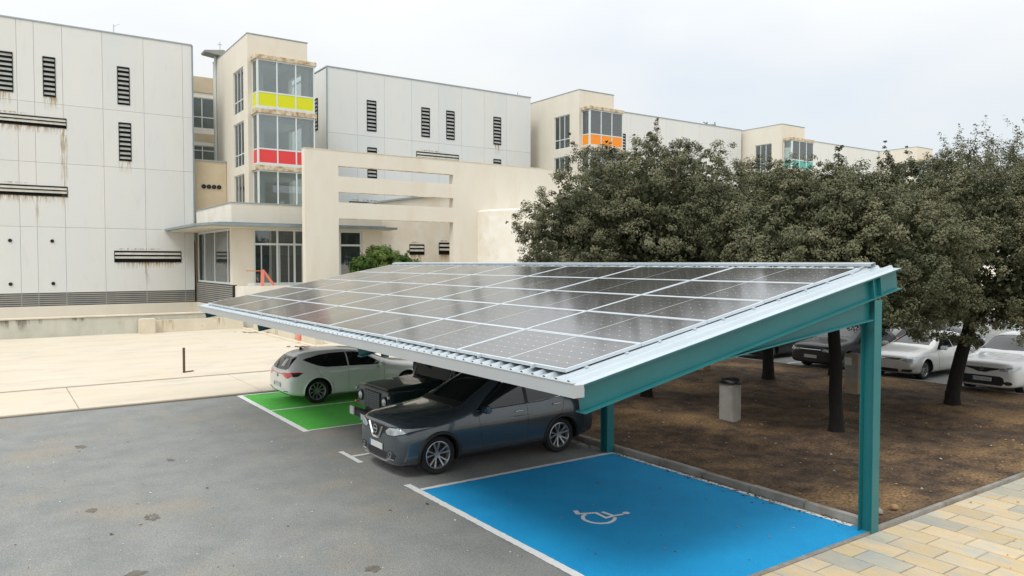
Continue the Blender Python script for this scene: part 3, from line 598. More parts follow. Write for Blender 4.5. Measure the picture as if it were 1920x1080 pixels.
# --- recess between left block and tower
rc = thing('link_building', 'ochre link building set back between the left block and the first tower', 'building', (12.8, 55, 0)); rc.location = (0, 0, 0)
MB().box(11.75, 13.9, 55.4, 62.5, 0, 10.8, 'ochre').build('lower_wall', rc); MB().box(11.75, 13.93, 55.35, 62.5, 10.8, 10.88, 'coping').build('coping', rc)
W = MB(); walls(W, 'y', 62.5, .3, 11.8, 18, 10.88, 18.2, [(12.6, 15.0, 14.2, 16.6), (12.6, 15.0, 11.6, 12.9)], 'cream_light'); W.build('back_wall', rc)
MB().box(11.8, 18, 62.44, 62.8, 17.0, 18.2, 'ochre').build('fascia_band', rc); MB().box(11.8, 18, 62.46, 62.498, 13.2, 13.8, 'ochre').build('fascia_band', rc)
for z0, z1 in ((14.2, 16.6), (11.6, 12.9)): glazing(rc, 'y', 62.6, 12.6, 15.0, z0, z1, (13.9,), (z0 + .9,), pane='pane_dark')
MB().box(12.0, 16, 64, 64.2, 10.9, 18, 'inner').build('inner_wall', rc)
for k in range(4): MB().lathe([(.03, -.02), (.15, -.02), (.15, .03), (.03, .03)], 'y', (12.36 + k * .34, 55.36, 9.03), 'dark', 16, close=True).build('round_vent', rc, smooth=40)
# --- floodlight platform beside the tower
t = thing('roof_dish', 'rusty flat roof cowl on a post beside the first stair tower', 'cowl', (13.85, 58, 15.9))
MB().tube([(0, 0, -5), (0, 0, 3.1)], .08, 'win_frame', 8).build('post', t)
MB().extr([(-.85, 3.1), (.5, 3.3), (.75, 3.05), (.3, 2.85), (-.8, 2.98)], 'y', -.6, .6, 'grille').build('cowl', t)
MB().tube([(.35, 0, 3.2), (.35, 0, 4.0)], .03, 'galv', 6).tube([(.2, 0, 3.8), (.5, 0, 3.8)], .03, 'galv', 6).build('finial', t)
t = thing('roof_antenna', 'small aerial and vent on the right end of the middle white block', 'antenna', (40.4, 57, 18.5))
MB().tube([(0, 0, 0), (0, 0, .55)], .12, 'dark', 8).tube([(-.5, 0, .35), (.1, 0, .45)], .03, 'dark', 5).tube([(-.2, 0, .3), (-.2, 0, .9)], .02, 'dark', 5).build('mast', t)
t = thing('roof_antenna', 'grey aerials on the far white block between second and third towers', 'antenna', (72.0, 60, 18.5)); t.location = (66.5, 57, 18.5)
MB().tube([(-1.2, 0, .5), (.9, 0, .7)], .09, 'slate', 6).tube([(-.5, 0, 0), (-.5, 0, .9)], .08, 'slate', 6).tube([(.8, 0, 0), (.8, 0, 1.0)], .08, 'slate', 6).tube([(-1.1, 0, .8), (.2, 0, .5)], .06, 'slate', 6).build('mast', t)
# --- middle and far white blocks
def white_block(x0, x1, label, xs, vl, hl):
    b = thing('office_block', label, 'building', (0, 0, 0))
    facade(b, xs, ZS, vl + hl, 55.0)
    MB().box(x0 + .001, x1 - .02, 55.2, 70, 0, 18.45, 'panel_white').build('wall', b); MB().box(x0 + .01, x1 - .02, 55.181, 55.199, 1.0, 18.4, 'grille').build('joint_backing', b)
    MB().box(x0 - .04, x1 + .04, 54.96, 70, 18.5, 18.58, 'coping').build('coping', b); MB().box(x0, x1, 54.9, 55.2, 0, 1.85, 'cream').build('plinth', b)
    MB().box(x0 - .06, x0, 54.95, 55.05, 0.5, 18.5, 'slate').build('downpipe', b)
    for h in vl: louver(b, *h)
    for h in hl: louver(b, *h, horiz=True)
    return b
V2 = [(24.4, 25.2, 14.0, 16.4), (29.17, 29.95, 14.0, 16.4), (31.5, 32.3, 14.0, 16.4), (36.2, 37.0, 14.0, 16.4), (24.42, 25.22, 10.36, 12.75), (36.2, 37.0, 10.36, 12.75)]
H2 = [(28.7, 32.7, 12.1, 12.79), (22.9, 26.8, 7.85, 8.47)]
b2 = white_block(21.2, 40.2, 'middle white panelled block behind the cream portal wall', [21.2, 23.6, 25.9, 28.3, 30.8, 33.0, 35.25, 37.6, 40.2], V2, H2)
# side face louvre of the middle block
mb = MB(); mb.box(21.15, 21.2, 56.95, 57.7, 14.05, 16.5, 'dark')
for k in range(8): mb.box(21.11, 21.15, 57.0, 57.65, 14.15 + k * .29, 14.28 + k * .29, 'slat')
mb.build('side_louver', b2)
for h in (36.0,): MB().box(36.25, 36.95, 54.992, 54.996, 13.0, 14.0, 'stain').build('rust_stain', b2)
white_block(47.6, 69.4, 'white panelled block between the orange tower and the teal tower', [47.6, 50, 52.5, 55, 57.5, 60, 62.5, 65, 67.5, 69.4], [(51.0, 51.8, 14.0, 16.4)], [])
white_block(75.6, 97.5, 'farthest white panelled block rising over the trees', [75.6, 78.5, 81.5, 84.5, 87.5, 90.5, 94, 97.5], [], [])
# --- entrance building with parapet, canopy, glazing
en = thing('entrance_building', 'cream entrance building with a thin grey canopy and glass doors', 'building', (0, 0, 0))
mb = MB(); mb.box(11.75, 21.35, 45.8, 46.05, 6.0, 7.26, 'cream'); mb.box(11.75, 12.0, 46.05, 54.99, 6.0, 7.26, 'cream_light'); mb.build('parapet', en)
MB().box(11.70, 21.4, 45.76, 46.09, 7.26, 7.31, 'coping').build('coping', en); MB().box(11.70, 12.04, 46.09, 54.99, 7.26, 7.31, 'coping').build('coping', en)
MB().box(12.0, 21.35, 46.05, 55.0, 6.0, 6.2, 'cream').build('roof', en)
cps = MB(); cps.prism([(10.15, 44.35), (21.75, 44.35), (21.75, 45.79), (11.745, 45.79), (11.745, 54.97), (9.75, 54.97), (9.75, 46.4)], 5.86, 6.0, 'slate')
cps.prism([(10.45, 44.7), (21.45, 44.7), (21.45, 45.79), (11.745, 45.79), (11.745, 54.97), (10.05, 54.97), (10.05, 46.7)], 5.78, 5.86, 'cream')
cps.prism([(10.9, 45.1), (21.3, 45.1), (21.3, 45.79), (11.745, 45.79), (11.745, 54.97), (10.6, 54.97), (10.6, 47.2)], 6.0, 6.09, 'slate')
cps.build('canopy', en)
glazing(en, 'x', 11.87, 46.35, 54.9, 2.42, 5.78, (47.1, 50.3, 53.0), (), fw=.12, pane='pane')
MB().box(11.75, 12.0, 45.8, 46.3, 2.42, 5.78, 'cream').build('corner_pier', en)
mb = MB(); z = 1.12
while z < 2.38: mb.box(11.72, 11.76, 45.82, 54.9, z, z + .085, 'grille'); z += .128
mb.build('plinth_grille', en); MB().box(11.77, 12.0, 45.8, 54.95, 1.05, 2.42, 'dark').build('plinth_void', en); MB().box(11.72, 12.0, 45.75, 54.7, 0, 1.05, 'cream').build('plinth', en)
W = MB(); walls(W, 'y', 45.8, .25, 12.0, 21.35, 0, 6.0, [(13.0, 17.4, 2.4, 5.78), (18.4, 19.95, 2.4, 5.78)], 'cream'); W.build('front_wall', en)
glazing(en, 'y', 45.93, 13.0, 17.4, 2.4, 5.78, (14.45, 15.5, 16.2), (4.85,), fw=.12, pane='pane_dark')
glazing(en, 'y', 45.93, 18.4, 19.95, 2.4, 5.78, (), (4.85,), fw=.12, pane='pane_dark')
for a in (13.45, 14.55, 15.1, 15.95): MB().box(a, a + .07, 45.90, 45.96, 2.5, 4.78, 'galv').build('door_stile', en)
MB().box(12.0, 21.3, 46.05, 55, 2.2, 2.4, 'inner').build('floor', en); MB().box(12.0, 21.3, 52, 52.2, 2.4, 6.0, 'inner').build('inner_wall', en)
MB().box(14.9, 16.9, 47.2, 49.2, 2.4, 4.2, 'dark').build('lobby_screen', en); MB().box(15.3, 17.0, 47.0, 47.1, 4.95, 5.5, 'plate_blue').build('hanging_banner', en)
MB().box(13.1, 13.5, 45.99, 46.0, 3.1, 4.0, 'plate').build('door_notice', en); MB().box(13.1, 13.5, 45.985, 46.0, 4.02, 4.3, 'plate_blue').build('door_notice', en)
MB().box(11.9, 17.8, 44.0, 45.78, 0, 2.36, 'cream_light').build('terrace', en)
t = thing('red_railing', 'salmon red handrail on the terrace beside the entrance doors', 'railing', (13.0, 44.3, 2.36))
MB().box(0.0, .16, 0, .12, 0, .92, 'salmon').build('post', t); MB().tube([(.12, .1, .95), (.75, .1, 0.05)], .07, 'salmon', 8).build('rail', t)
MB().tube([(-.85, .1, .9), (.05, .1, .9)], .025, 'amber', 6).build('bar', t)
t = tag(MB().box(12.25, 12.6, 44.2, 44.5, 2.361, 2.56, 'plate').build('planter_box'), 'small white box standing on the terrace left of the red rail', 'box')
# --- portal wall
pw = thing('portal_wall', 'freestanding cream wall with long slots in front of the entrance', 'wall', (0, 0, 0))
W = MB(); walls(W, 'y', 42.5, .5, 15.0, 36.0, 0, 10.32, [(17.03, 24.85, 8.83, 9.45), (17.03, 24.85, 7.3, 7.92), (17.03, 24.85, -1, 6.36)], 'cream'); W.build('wall', pw)
MB().box(14.985, 36.0, 42.48, 43.02, 10.32, 10.36, 'pale_wall').build('coping', pw)
for z in (9.45, 7.92, 6.36):
    MB().box(17.03, 24.85, 42.5, 42.62, z - .035, z - .003, 'rust_edge').build('drip_edge', pw)
cw = MB(); cw.lathe([(4.3, 0), (4.3, 7.1), (4.1, 7.2)], 'z', (31.0, 42.2, 0), 'cream_light', 64); o = cw.build('curved_wall', smooth=30); tag(o, 'pale rounded drum wall to the right of the portal, partly behind the trees', 'wall')
lw = thing('low_wing', 'low cream wing behind the portal with two small rusty louvres', 'building', (0, 0, 0))
W = MB(); walls(W, 'y', 46.5, .3, 21.4, 34, 0, 7.7, [(23.7, 24.85, 4.27, 5.0), (26.0, 27.0, 4.3, 5.15)], 'cream_light'); W.extr([(21.4, 7.7), (34, 7.7), (34, 8.9), (27, 8.6)], 'y', 46.5, 46.8, 'cream_light'); W.build('wall', lw)
MB().box(21.4, 34, 46.8, 54.8, 0, 7.6, 'cream_light').build('rear_wall', lw)
MB().extr([(21.3, 7.7), (27, 8.61), (34, 8.91), (34, 9.03), (27, 8.75), (21.3, 7.82)], 'y', 46.35, 54.9, 'coping').build('roof_edge', lw)
louver(lw, 23.7, 24.85, 4.27, 5.0, y=46.5, horiz=True); louver(lw, 26.0, 27.0, 4.3, 5.15, y=46.5, horiz=True)
# --- retaining wall, low walls, planters, bollard
o = MB().box(-30, 12.3, 43.25, 43.6, 0, 0.98, 'old_wall').mesh('w', bevel=.02)
rw = thing('retaining_wall', 'long grey water-stained retaining wall along the plaza at left', 'wall'); inst('wall', o, rw); MB().box(-30, 12.32, 43.2, 43.66, .98, 1.05, 'pale_wall').build('coping', rw, bevel=.01)
for a, w, h in ((.55, .22, .5), (1.1, .12, .35), (2.0, .1, .3), (-.2, .3, .4), (3.6, .3, .25), (1.3, .35, .7)): MB().box(a - w, a + w, 43.243, 43.247, .98 - h, .98, 'grime').build('stain', rw)
o = MB().box(6.3, 7.05, 42.5, 43.2, 0, .84, 'pale_wall').build('end_pier', bevel=.05); 
lwl = thing('low_wall', 'low pale rendered wall with rust stains and a square end pier', 'wall'); o.parent = lwl
MB().box(7.05, 11.6, 42.95, 43.2, 0, .72, 'pale_wall').build('wall', lwl, bevel=.02)
for a in (7.3, 7.8, 10.4): MB().box(a - .25, a + .25, 42.943, 42.947, .1, .72, 'stain').build('rust_stain', lwl)
t = tag(MB().box(11.45, 11.62, 31.6, 45.9, 0, .14, 'pale_wall').build('path_kerb', bevel=.02), 'pale raised edging strip beyond the carport', 'kerb')
for i, (y0, y1, h, lb) in enumerate(((38.3, 42.2, .55, 'farthest low pale wall past the carport gutter'), (35.2, 37.9, .5, 'middle low pale wall past the carport gutter'), (32.5, 34.4, .5, 'nearest low pale planter wall above the white hatchback'))):
    tag(MB().box(11.9, 12.3, y0, y1, 0, h, 'pale_wall').build('planter_wall', bevel=.03), lb, 'wall')
tag(MB().lathe([(.13, 0), (.13, .5), (.16, .52), (.16, .6), (.08, .68)], 'z', (11.95, 34.75, 0), 'salmon', 12).build('hydrant', smooth=40), 'small red hydrant standing between the low pale walls', 'hydrant')
t = thing('bollard', 'rusty brown steel post standing on the beige plaza', 'bollard', (5.27, 26.77, .07)); MB().tube([(0, 0, 0), (0, 0, .84)], .042, 'rusty', 10).build('post', t, smooth=40); MB().tube([(0, 0, .03), (.32, .12, .03)], .02, 'rusty', 6).build('foot', t)

# ------------------------------------------------------------------ trees
def crown_mesh(name, n_clump, n_leaf, R, zc, m, seed, leaf=(.050, .034), inner=.3, wisp=0, squash=.8, flat_bottom=-.75, tuft=1.0, solid=True):
    """lobes over the crown's shell, tufts over each lobe, leaves over each tuft; shoots stand out of the top"""
    r = np.random.default_rng(seed); ph = r.uniform(0, 6.28, 6); SQ = np.array([1, 1, squash])
    def unit(n):
        d = r.standard_normal((n, 3)); return d / np.linalg.norm(d, axis=1)[:, None]
    nl = int(95 * (R / 3.0) ** 2); L = unit(nl * 3); L = L[L[:, 2] > flat_bottom]; keep = []
    for q in L:      # spread the lobes
        if all(np.dot(q, k) < .962 for k in keep): keep.append(q)
        if len(keep) >= nl: break
    L = np.array(keep); lr = r.uniform(.17, .27, len(L)) * R; LC = L * (R * r.uniform(.72, .86, len(L)))[:, None] * SQ
    if not solid: lr *= .75
    k = n_clump; li = r.integers(0, len(L), k); d = unit(k) + L[li] * .55; d /= np.linalg.norm(d, axis=1)[:, None]
    inn = r.random(k) < inner; rad = np.where(inn, r.uniform(.25, .8, k), r.uniform(.88, 1.08, k))
    C = LC[li] + d * (lr[li] * rad)[:, None] * np.array([1, 1, .9]); cs = r.uniform(.10, .20, k) * tuft
    TC = C.copy(); W_ = np.ones(k)
    for j in range(wisp):   # shoots: tapering runs of small tufts, rooted in the crown
        i = r.integers(0, len(L)); w = L[i] + np.array([0, 0, .9]) + r.standard_normal(3) * .35; w /= np.linalg.norm(w)
        p0 = LC[i] + w * lr[i] * .8; ln = r.uniform(.15, .6) * (R / 3) * tuft; nq = 7
        for q in range(nq): 
            f = q / (nq - 1); C = np.vstack([C, p0 + w * ln * f + r.standard_normal(3) * .03]); cs = np.append(cs, .15 * (1 - f * .75) * tuft); d = np.vstack([d, w]); W_ = np.append(W_, .8 - .55 * f)
    k = len(C); idx = r.choice(k, n_leaf, p=W_ / W_.sum())
    o = unit(n_leaf) * (r.random(n_leaf) ** .4)[:, None]
    P = C[idx] + o * cs[idx][:, None] * np.array([1, 1, .8])
    nrm = o * .7 + d[idx] * .6 + np.array([0, 0, .5]) + r.standard_normal((n_leaf, 3)) * .4; nrm /= np.linalg.norm(nrm, axis=1)[:, None]
    sz = r.uniform(.7, 1.3, n_leaf)
    ct = r.random(k) * .4; ll = r.random(len(L)) * .4; ct[:len(li)] += ll[li]; tone = np.clip(.06 + ct[idx] + .18 * r.random(n_leaf), 0, 1)   # hue differs by twig and by leaf
    if solid:          # coarse inner leaves, toned darker as the crown's shaded inside, blocking light through it
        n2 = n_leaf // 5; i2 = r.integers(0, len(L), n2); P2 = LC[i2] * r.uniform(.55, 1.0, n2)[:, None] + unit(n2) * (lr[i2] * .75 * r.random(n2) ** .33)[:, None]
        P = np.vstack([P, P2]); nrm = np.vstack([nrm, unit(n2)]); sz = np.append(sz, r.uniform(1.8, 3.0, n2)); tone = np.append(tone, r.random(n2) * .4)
    n = len(P); a = np.cross(nrm, r.standard_normal((n, 3))); a /= np.linalg.norm(a, axis=1)[:, None]; b = np.cross(nrm, a)
    s = sz[:, None]; a *= s * leaf[0] / 2; b *= s * leaf[1] / 2; bend = nrm * s * .010
    V = np.stack([P - a, P + b + bend, P + a, P - b + bend], 1).reshape(-1, 3); V[:, 2] += zc
    me = bpy.data.meshes.new(name); me.vertices.add(4 * n); me.vertices.foreach_set('co', V.astype(np.float32).ravel())
    me.loops.add(4 * n); me.loops.foreach_set('vertex_index', np.arange(4 * n, dtype=np.int32)); me.polygons.add(n)
    me.polygons.foreach_set('loop_start', np.arange(0, 4 * n, 4, dtype=np.int32)); me.polygons.foreach_set('loop_total', np.full(n, 4, dtype=np.int32))
    at = me.attributes.new('tone', 'FLOAT', 'FACE'); at.data.foreach_set('value', tone.astype(np.float32))
    me.materials.append(M[m]); me.update(); me.validate()
    return me, TC
def tree(x, y, h, R, zc, label, seed, n_leaf=52000, lean=(0, 0), tr=.17, m='leaf', squash=.8, n_clump=520, group='clipped holm oaks growing in the dirt bed', cat='tree', name='oak_tree', wisp=20, leaf=(.050, .034), flat=-.75, inner=.3, tuft=1.0, solid=True):
    t = thing(name, label, cat, (x, y, 0), 0, group)
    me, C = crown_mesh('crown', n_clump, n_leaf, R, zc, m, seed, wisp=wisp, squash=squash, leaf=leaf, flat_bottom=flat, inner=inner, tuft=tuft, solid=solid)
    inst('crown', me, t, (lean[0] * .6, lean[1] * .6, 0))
    r = random.Random(seed); mb = MB(); fork = max(zc - R * squash * .55, 1.1); top = Vector((lean[0], lean[1], fork))
    mb.lathe([(tr * 1.75, -.05), (tr * 1.3, .1), (tr * 1.05, .3), (tr, .5)], 'z', (0, 0, 0), 'bark', 12)
    pts = [Vector((0, 0, .4))] + [Vector((lean[0] * q + r.uniform(-.03, .03), lean[1] * q + r.uniform(-.03, .03), .4 + (fork - .4) * q)) for q in (.25, .5, .75, 1)]
    mb.tube(pts, [tr, tr * .97, tr * .93, tr * .9, tr * .85], 'bark', 12); mb.build('trunk', t, smooth=50, fix=True)
    mb = MB()
    for k in range(9):
        c = Vector(C[r.randrange(len(C))]) * .85 + Vector((lean[0], lean[1], zc)); mid = top.lerp(c, .5) + Vector((r.uniform(-.3, .3), r.uniform(-.3, .3), r.uniform(-.2, .4)))
        mb.tube([top - Vector((0, 0, .15)), top.lerp(mid, .5), mid, c], [tr * .6, tr * .4, tr * .28, .02], 'bark', 7)
        for q in range(3):
            c2 = c + Vector((r.uniform(-.7, .7), r.uniform(-.7, .7), r.uniform(-.3, .7))); mb.tube([mid.lerp(c, .3 * q + .2), c2], [.03, .008], 'bark', 4)
    mb.build('branches', t, smooth=50); return t
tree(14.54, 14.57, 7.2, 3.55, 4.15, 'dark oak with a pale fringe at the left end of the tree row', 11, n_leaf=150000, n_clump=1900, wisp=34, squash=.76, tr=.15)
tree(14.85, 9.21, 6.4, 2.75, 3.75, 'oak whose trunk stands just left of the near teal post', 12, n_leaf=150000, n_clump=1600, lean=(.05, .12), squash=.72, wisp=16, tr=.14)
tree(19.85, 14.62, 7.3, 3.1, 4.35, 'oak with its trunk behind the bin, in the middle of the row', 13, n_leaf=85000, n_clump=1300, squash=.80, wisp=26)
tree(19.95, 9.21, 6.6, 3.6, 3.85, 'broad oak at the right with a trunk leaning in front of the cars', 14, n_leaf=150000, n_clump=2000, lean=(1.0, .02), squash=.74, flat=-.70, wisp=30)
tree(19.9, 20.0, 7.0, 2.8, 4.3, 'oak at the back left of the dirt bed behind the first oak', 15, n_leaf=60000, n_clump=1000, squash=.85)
tree(22.58, 14.2, 5.0, 1.7, 3.6, 'slim young tree with a thin trunk in front of the dark car', 16, n_leaf=16000, n_clump=260, tr=.09, group=None, name='young_tree')
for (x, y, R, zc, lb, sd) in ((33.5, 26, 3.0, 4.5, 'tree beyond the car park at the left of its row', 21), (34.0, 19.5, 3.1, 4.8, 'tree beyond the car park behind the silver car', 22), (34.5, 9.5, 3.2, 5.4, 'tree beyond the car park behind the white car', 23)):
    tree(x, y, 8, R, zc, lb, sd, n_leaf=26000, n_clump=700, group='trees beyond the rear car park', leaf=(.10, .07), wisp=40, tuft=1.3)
for (x, y, R, zc, lb, sd) in ((36.2, 16.0, 2.8, 6.6, 'tall wispy tree with open twigs against the sky', 31), (35.6, 12.0, 2.9, 7.0, 'tall wispy tree at the right edge against the sky', 32)):
    tree(x, y, 11, R, zc, lb, sd, n_leaf=15000, n_clump=520, group='wispy trees behind the oaks', m='leaf_pale', name='wispy_tree', leaf=(.10, .045), wisp=110, squash=1.0, inner=.5, tuft=1.5, solid=False)
tree(18.3, 39.0, 4.9, 2.0, 2.9, 'round bright green shrub in front of the portal', 41, n_leaf=30000, n_clump=700, tr=.12, group=None, m='leaf_green', cat='shrub', name='round_shrub', leaf=(.12, .07), wisp=10, squash=.9, tuft=1.3)

# ------------------------------------------------------------------ bins in the dirt bed
def bin_(x, y, label, m, h=.95, bag=False, w=.37, notice=False):
    t = thing('litter_bin', label, 'bin', (x, y, .02), .12, 'square concrete litter bins in the dirt bed')
    MB().box(-w / 2, w / 2, -w / 2, w / 2, 0, h, m).build('bin_body', t, bevel=.02)
    if bag:
        r = random.Random(3); mb = MB(); L = []
        for z, k in ((h - .05, 1.06), (h + .01, 1.16), (h + .05, 1.0), (h + .07, .6)):
            L.append([(math.cos(a) * (w * .62 * k + r.uniform(-.03, .03)), math.sin(a) * (w * .62 * k + r.uniform(-.03, .03)), z + r.uniform(-.025, .025)) for a in [q * math.pi / 8 for q in range(16)]])
        vs = [p for l in L for p in l]; mb.add(vs, [(i * 16 + k, i * 16 + (k + 1) % 16, (i + 1) * 16 + (k + 1) % 16, (i + 1) * 16 + k) for i in range(3) for k in range(16)] + [tuple(range(48, 64))], 'bag'); mb.build('bin_bag', t, smooth=60)
    if notice: MB().box(-w / 2 - .012, -w / 2 - .002, -.02, .17, h - .32, h - .1, 'plate').build('notice', t)
    return t
bin_(14.2, 11.5, 'grey concrete bin with a crumpled black bag on top', 'bin', bag=True)
bin_(20.1, 11.95, 'concrete bin with a white notice, just left of the near post', 'bin', h=1.15, notice=True)
bin_(20.05, 17.4, 'orange stained concrete bin farthest back in the dirt', 'bin_orange', h=.95)

# ------------------------------------------------------------------ vehicles (local +x is the front)
def cage(stations, m):
    vs = []; fs = []; n = 8
    def ring(s):
        x, zb, wb, w, zm, wbl, zbl, wr, ze, zt = s
        h = [(0, zb), (wb, zb), (w * (.965 if zm > .7 else .985), zb + .09), (w, zm), (wbl, zbl), (wr, ze), (wr * .55, zt - .012), (0, zt)]
        full = h + [(-a, b) for a, b in h[-2:0:-1]]
        return [(x, a, b) for a, b in full]
    R = [ring(s) for s in stations]; k = len(R[0])
    for r in R: vs += r
    for i in range(len(R) - 1):
        for j in range(k): fs.append((i * k + j, i * k + (j + 1) % k, (i + 1) * k + (j + 1) % k, (i + 1) * k + j))
    for b, rev in ((0, False), ((len(R) - 1) * k, True)):
        for j in range(0, 7):
            a = (b + j, b + j + 1, b + (k - j - 1) % k, b + (k - j) % k)
            a = tuple(dict.fromkeys(a)); fs.append(a if rev else tuple(reversed(a)))
    me = bpy.data.meshes.new('body'); me.from_pydata(vs, [], fs)
    bm = bmesh.new(); bm.from_mesh(me); bmesh.ops.recalc_face_normals(bm, faces=bm.faces); bm.to_mesh(me); bm.free()
    me.materials.append(M[m]); return me
def evaluated(me, mods):
    o = bpy.data.objects.new('tmp', me); COL.objects.link(o); extra = mods(o)
    dg = bpy.context.evaluated_depsgraph_get(); dg.update()
    r = bpy.data.meshes.new_from_object(o.evaluated_get(dg)); bpy.data.objects.remove(o)
    for e in extra or []: bpy.data.objects.remove(e)
    return r
class Car:
    def __init__(s, name, label, cat, stations, paint, loc, heading, wheels, wr, track, level=3, group=None, arch=1.13, tyre_w=.22):
        s.t = thing(name, label, cat, loc, heading, group)
        me = cage(stations, paint)
        def sub(o):
            m = o.modifiers.new('s', 'SUBSURF'); m.levels = level; m.render_levels = level
        sm = evaluated(me, sub); s.bvh = BVHTree.FromPolygons([v.co for v in sm.vertices], [tuple(p.vertices) for p in sm.polygons])
        cut = MB()
        for x in wheels:
            for sg in (-1, 1):
                y0, y1 = sorted((sg * (track - tyre_w / 2 - .13), sg * 1.3)); cut.lathe([(wr * arch, y0), (wr * arch, y1)], 'y', (x, 0, wr), 'trim', 40)
        cm = cut.mesh('cut')
        sm.materials.append(M['trim'])
        for p in cm.polygons: p.material_index = 0
        cm.materials.clear(); cm.materials.append(M['trim'])
        def bo(o):
            c = bpy.data.objects.new('cutter', cm); COL.objects.link(c)
            m = o.modifiers.new('b', 'BOOLEAN'); m.operation = 'DIFFERENCE'; m.object = c; m.solver = 'EXACT'; m.material_mode = 'TRANSFER'; return [c]
        body = evaluated(sm, bo); body.polygons.foreach_set('use_smooth', [True] * len(body.polygons)); body.set_sharp_from_angle(angle=math.radians(38))
        body.name = 'body'; s.body = inst('body', body, s.t); s.wheels = wheels; s.wr = wr; s.track = track; s.arch = arch
    def hit(s, view, a, b, side=1, inv=False):
        if view == 'side': o, d = Vector((a, 3 * side, b)), Vector((0, -side, 0))
        elif view == 'front': o, d = Vector((5, a, b)), Vector((-1, 0, 0))
        elif view == 'rear': o, d = Vector((-5, a, b)), Vector((1, 0, 0))
        else: o, d = Vector((a, b, 5)), Vector((0, 0, -1))
        l, n, i, q = s.bvh.ray_cast(o, d)
        return (l, n) if l is not None else (None, None)
    def patch(s, name, view, poly, m, side=1, off=.004, step=.05, parent=None, skirt=.02, label=None):
        pts = []
        for (ax, ay), (bx, by) in zip(poly, poly[1:] + poly[:1]):
            n = max(1, int(math.hypot(bx - ax, by - ay) / step))
            pts += [Vector((ax + (bx - ax) * i / n, ay + (by - ay) * i / n)) for i in range(n)]
        nb = len(pts); x0, x1 = min(p.x for p in pts), max(p.x for p in pts); y0, y1 = min(p.y for p in pts), max(p.y for p in pts)
        gx = x0 + step * .6
        while gx < x1:
            gy = y0 + step * .55
            while gy < y1: pts.append(Vector((gx, gy))); gy += step
            gx += step
        v2, e2, f2, ov, oe, of = delaunay_2d_cdt(pts, [(i, (i + 1) % nb) for i in range(nb)], [], 1, 1e-5)
        vs = []; ok = []
        for p in v2:
            l, n = s.hit(view, p.x, p.y, side)
            if l is None: vs.append(None); continue
            vs.append(l + n * off)
        nrm = []
        mp = {}; V = []
        for i, v in enumerate(vs):
            if v is not None: mp[i] = len(V); V.append(v)
        F = [tuple(mp[i] for i in f) for f in f2 if all(i in mp for i in f)]
        if not F: return None
        # skirt down into the body
        cnt = {}
        for f in F:
            for a, b in zip(f, f[1:] + f[:1]): cnt[(a, b)] = 1
        low = {}
        dirn = {'side': Vector((0, -side, 0)), 'front': Vector((-1, 0, 0)), 'rear': Vector((1, 0, 0)), 'top': Vector((0, 0, -1))}[view]
        for (a, b) in list(cnt):
            if (b, a) not in cnt:
                for q in (a, b):
                    if q not in low: low[q] = len(V); V.append(V[q] + dirn * skirt)
                F.append((b, a, low[a], low[b]))
        mb = MB(); mb.add(V, F, m); o = mb.build(name, parent or s.t, smooth=40)
        if label: o['label'] = label
        return o
    def line(s, name, view, pts, r, m, side=1, off=.004, parent=None, n=5, step=.05):
        P = []
        for (ax, ay), (bx, by) in zip(pts, pts[1:]):
            k = max(1, int(math.hypot(bx - ax, by - ay) / step))
            for i in range(k + 1):
                l, nn = s.hit(view, ax + (bx - ax) * i / k, ay + (by - ay) * i / k, side)
                if l is not None: P.append(l + nn * off)
        Q = [P[0]]
        for p in P[1:]:
            if (p - Q[-1]).length > 1e-3: Q.append(p)
        return MB().tube(Q, r, m, n).build(name, parent or s.t, smooth=60)
    def add_wheels(s, spokes=5, style='double', tw=.22, rimr=.66, rimm='rim'):
        wr = s.wr; w = tw / 2
        ty = MB().lathe([(wr * rimr, -w * .85), (wr * .93, -w), (wr * .985, -w * .8), (wr, -w * .5), (wr, w * .5), (wr * .985, w * .8), (wr * .93, w), (wr * rimr, w * .85)], 'y', m='rubber', n=40, close=True).mesh('wheel', smooth=40)
        rm = MB(); ro = wr * rimr + .004
        rm.lathe([(ro, w * .86), (ro - .012, w * .9), (ro - .022, w * .80), (ro - .03, 0), (ro, 0)], 'y', m=rimm, n=40, close=True)
        rm.lathe([(ro - .02, -w * .2), (.05, -w * .2), (.05, -w * .1), (ro - .02, -w * .1)], 'y', m='trim', n=24, close=True)
        rm.lathe([(.0301, w * .55), (.055, w * .58), (.06, w * .5), (.06, 0)], 'y', m=rimm, n=16)
        for k in range(spokes):
            a0 = 2 * math.pi * k / spokes + .3
            prs = ((-.13, .13) if style == 'double' else (0,))
            for da in prs:
                a1 = a0 + da * (1.9 if style == 'double' else 0); a2 = a0 + da * .9
                p0 = Vector((math.cos(a2) * .045, w * .5, math.sin(a2) * .045)); p1 = Vector((math.cos(a1) * (ro - .014), w * .82, math.sin(a1) * (ro - .014)))
                d = (p1 - p0).normalized(); t_ = d.cross(Vector((0, 1, 0))).normalized(); ww0, ww1 = (.009, .017) if style == 'double' else (.012, .012)
                vs = [p0 - t_ * ww0, p0 + t_ * ww0, p1 + t_ * ww1, p1 - t_ * ww1]; lo = [v - Vector((0, .03, 0)) for v in vs]
                rm.add(vs + lo, [(0, 1, 2, 3), (0, 4, 5, 1), (2, 6, 7, 3), (1, 5, 6, 2), (3, 7, 4, 0)], rimm)
        rmm = rm.mesh('rim', smooth=40)
        for x in s.wheels:
            for sg in (1, -1):
                o = inst('wheel', ty, s.t, (x, sg * (s.track - tw / 2 + .02), wr), (0, 0, 0 if sg > 0 else math.pi)); inst('rim', rmm, o, (0, 0, 0), (0, random.uniform(0, 1.2), 0))
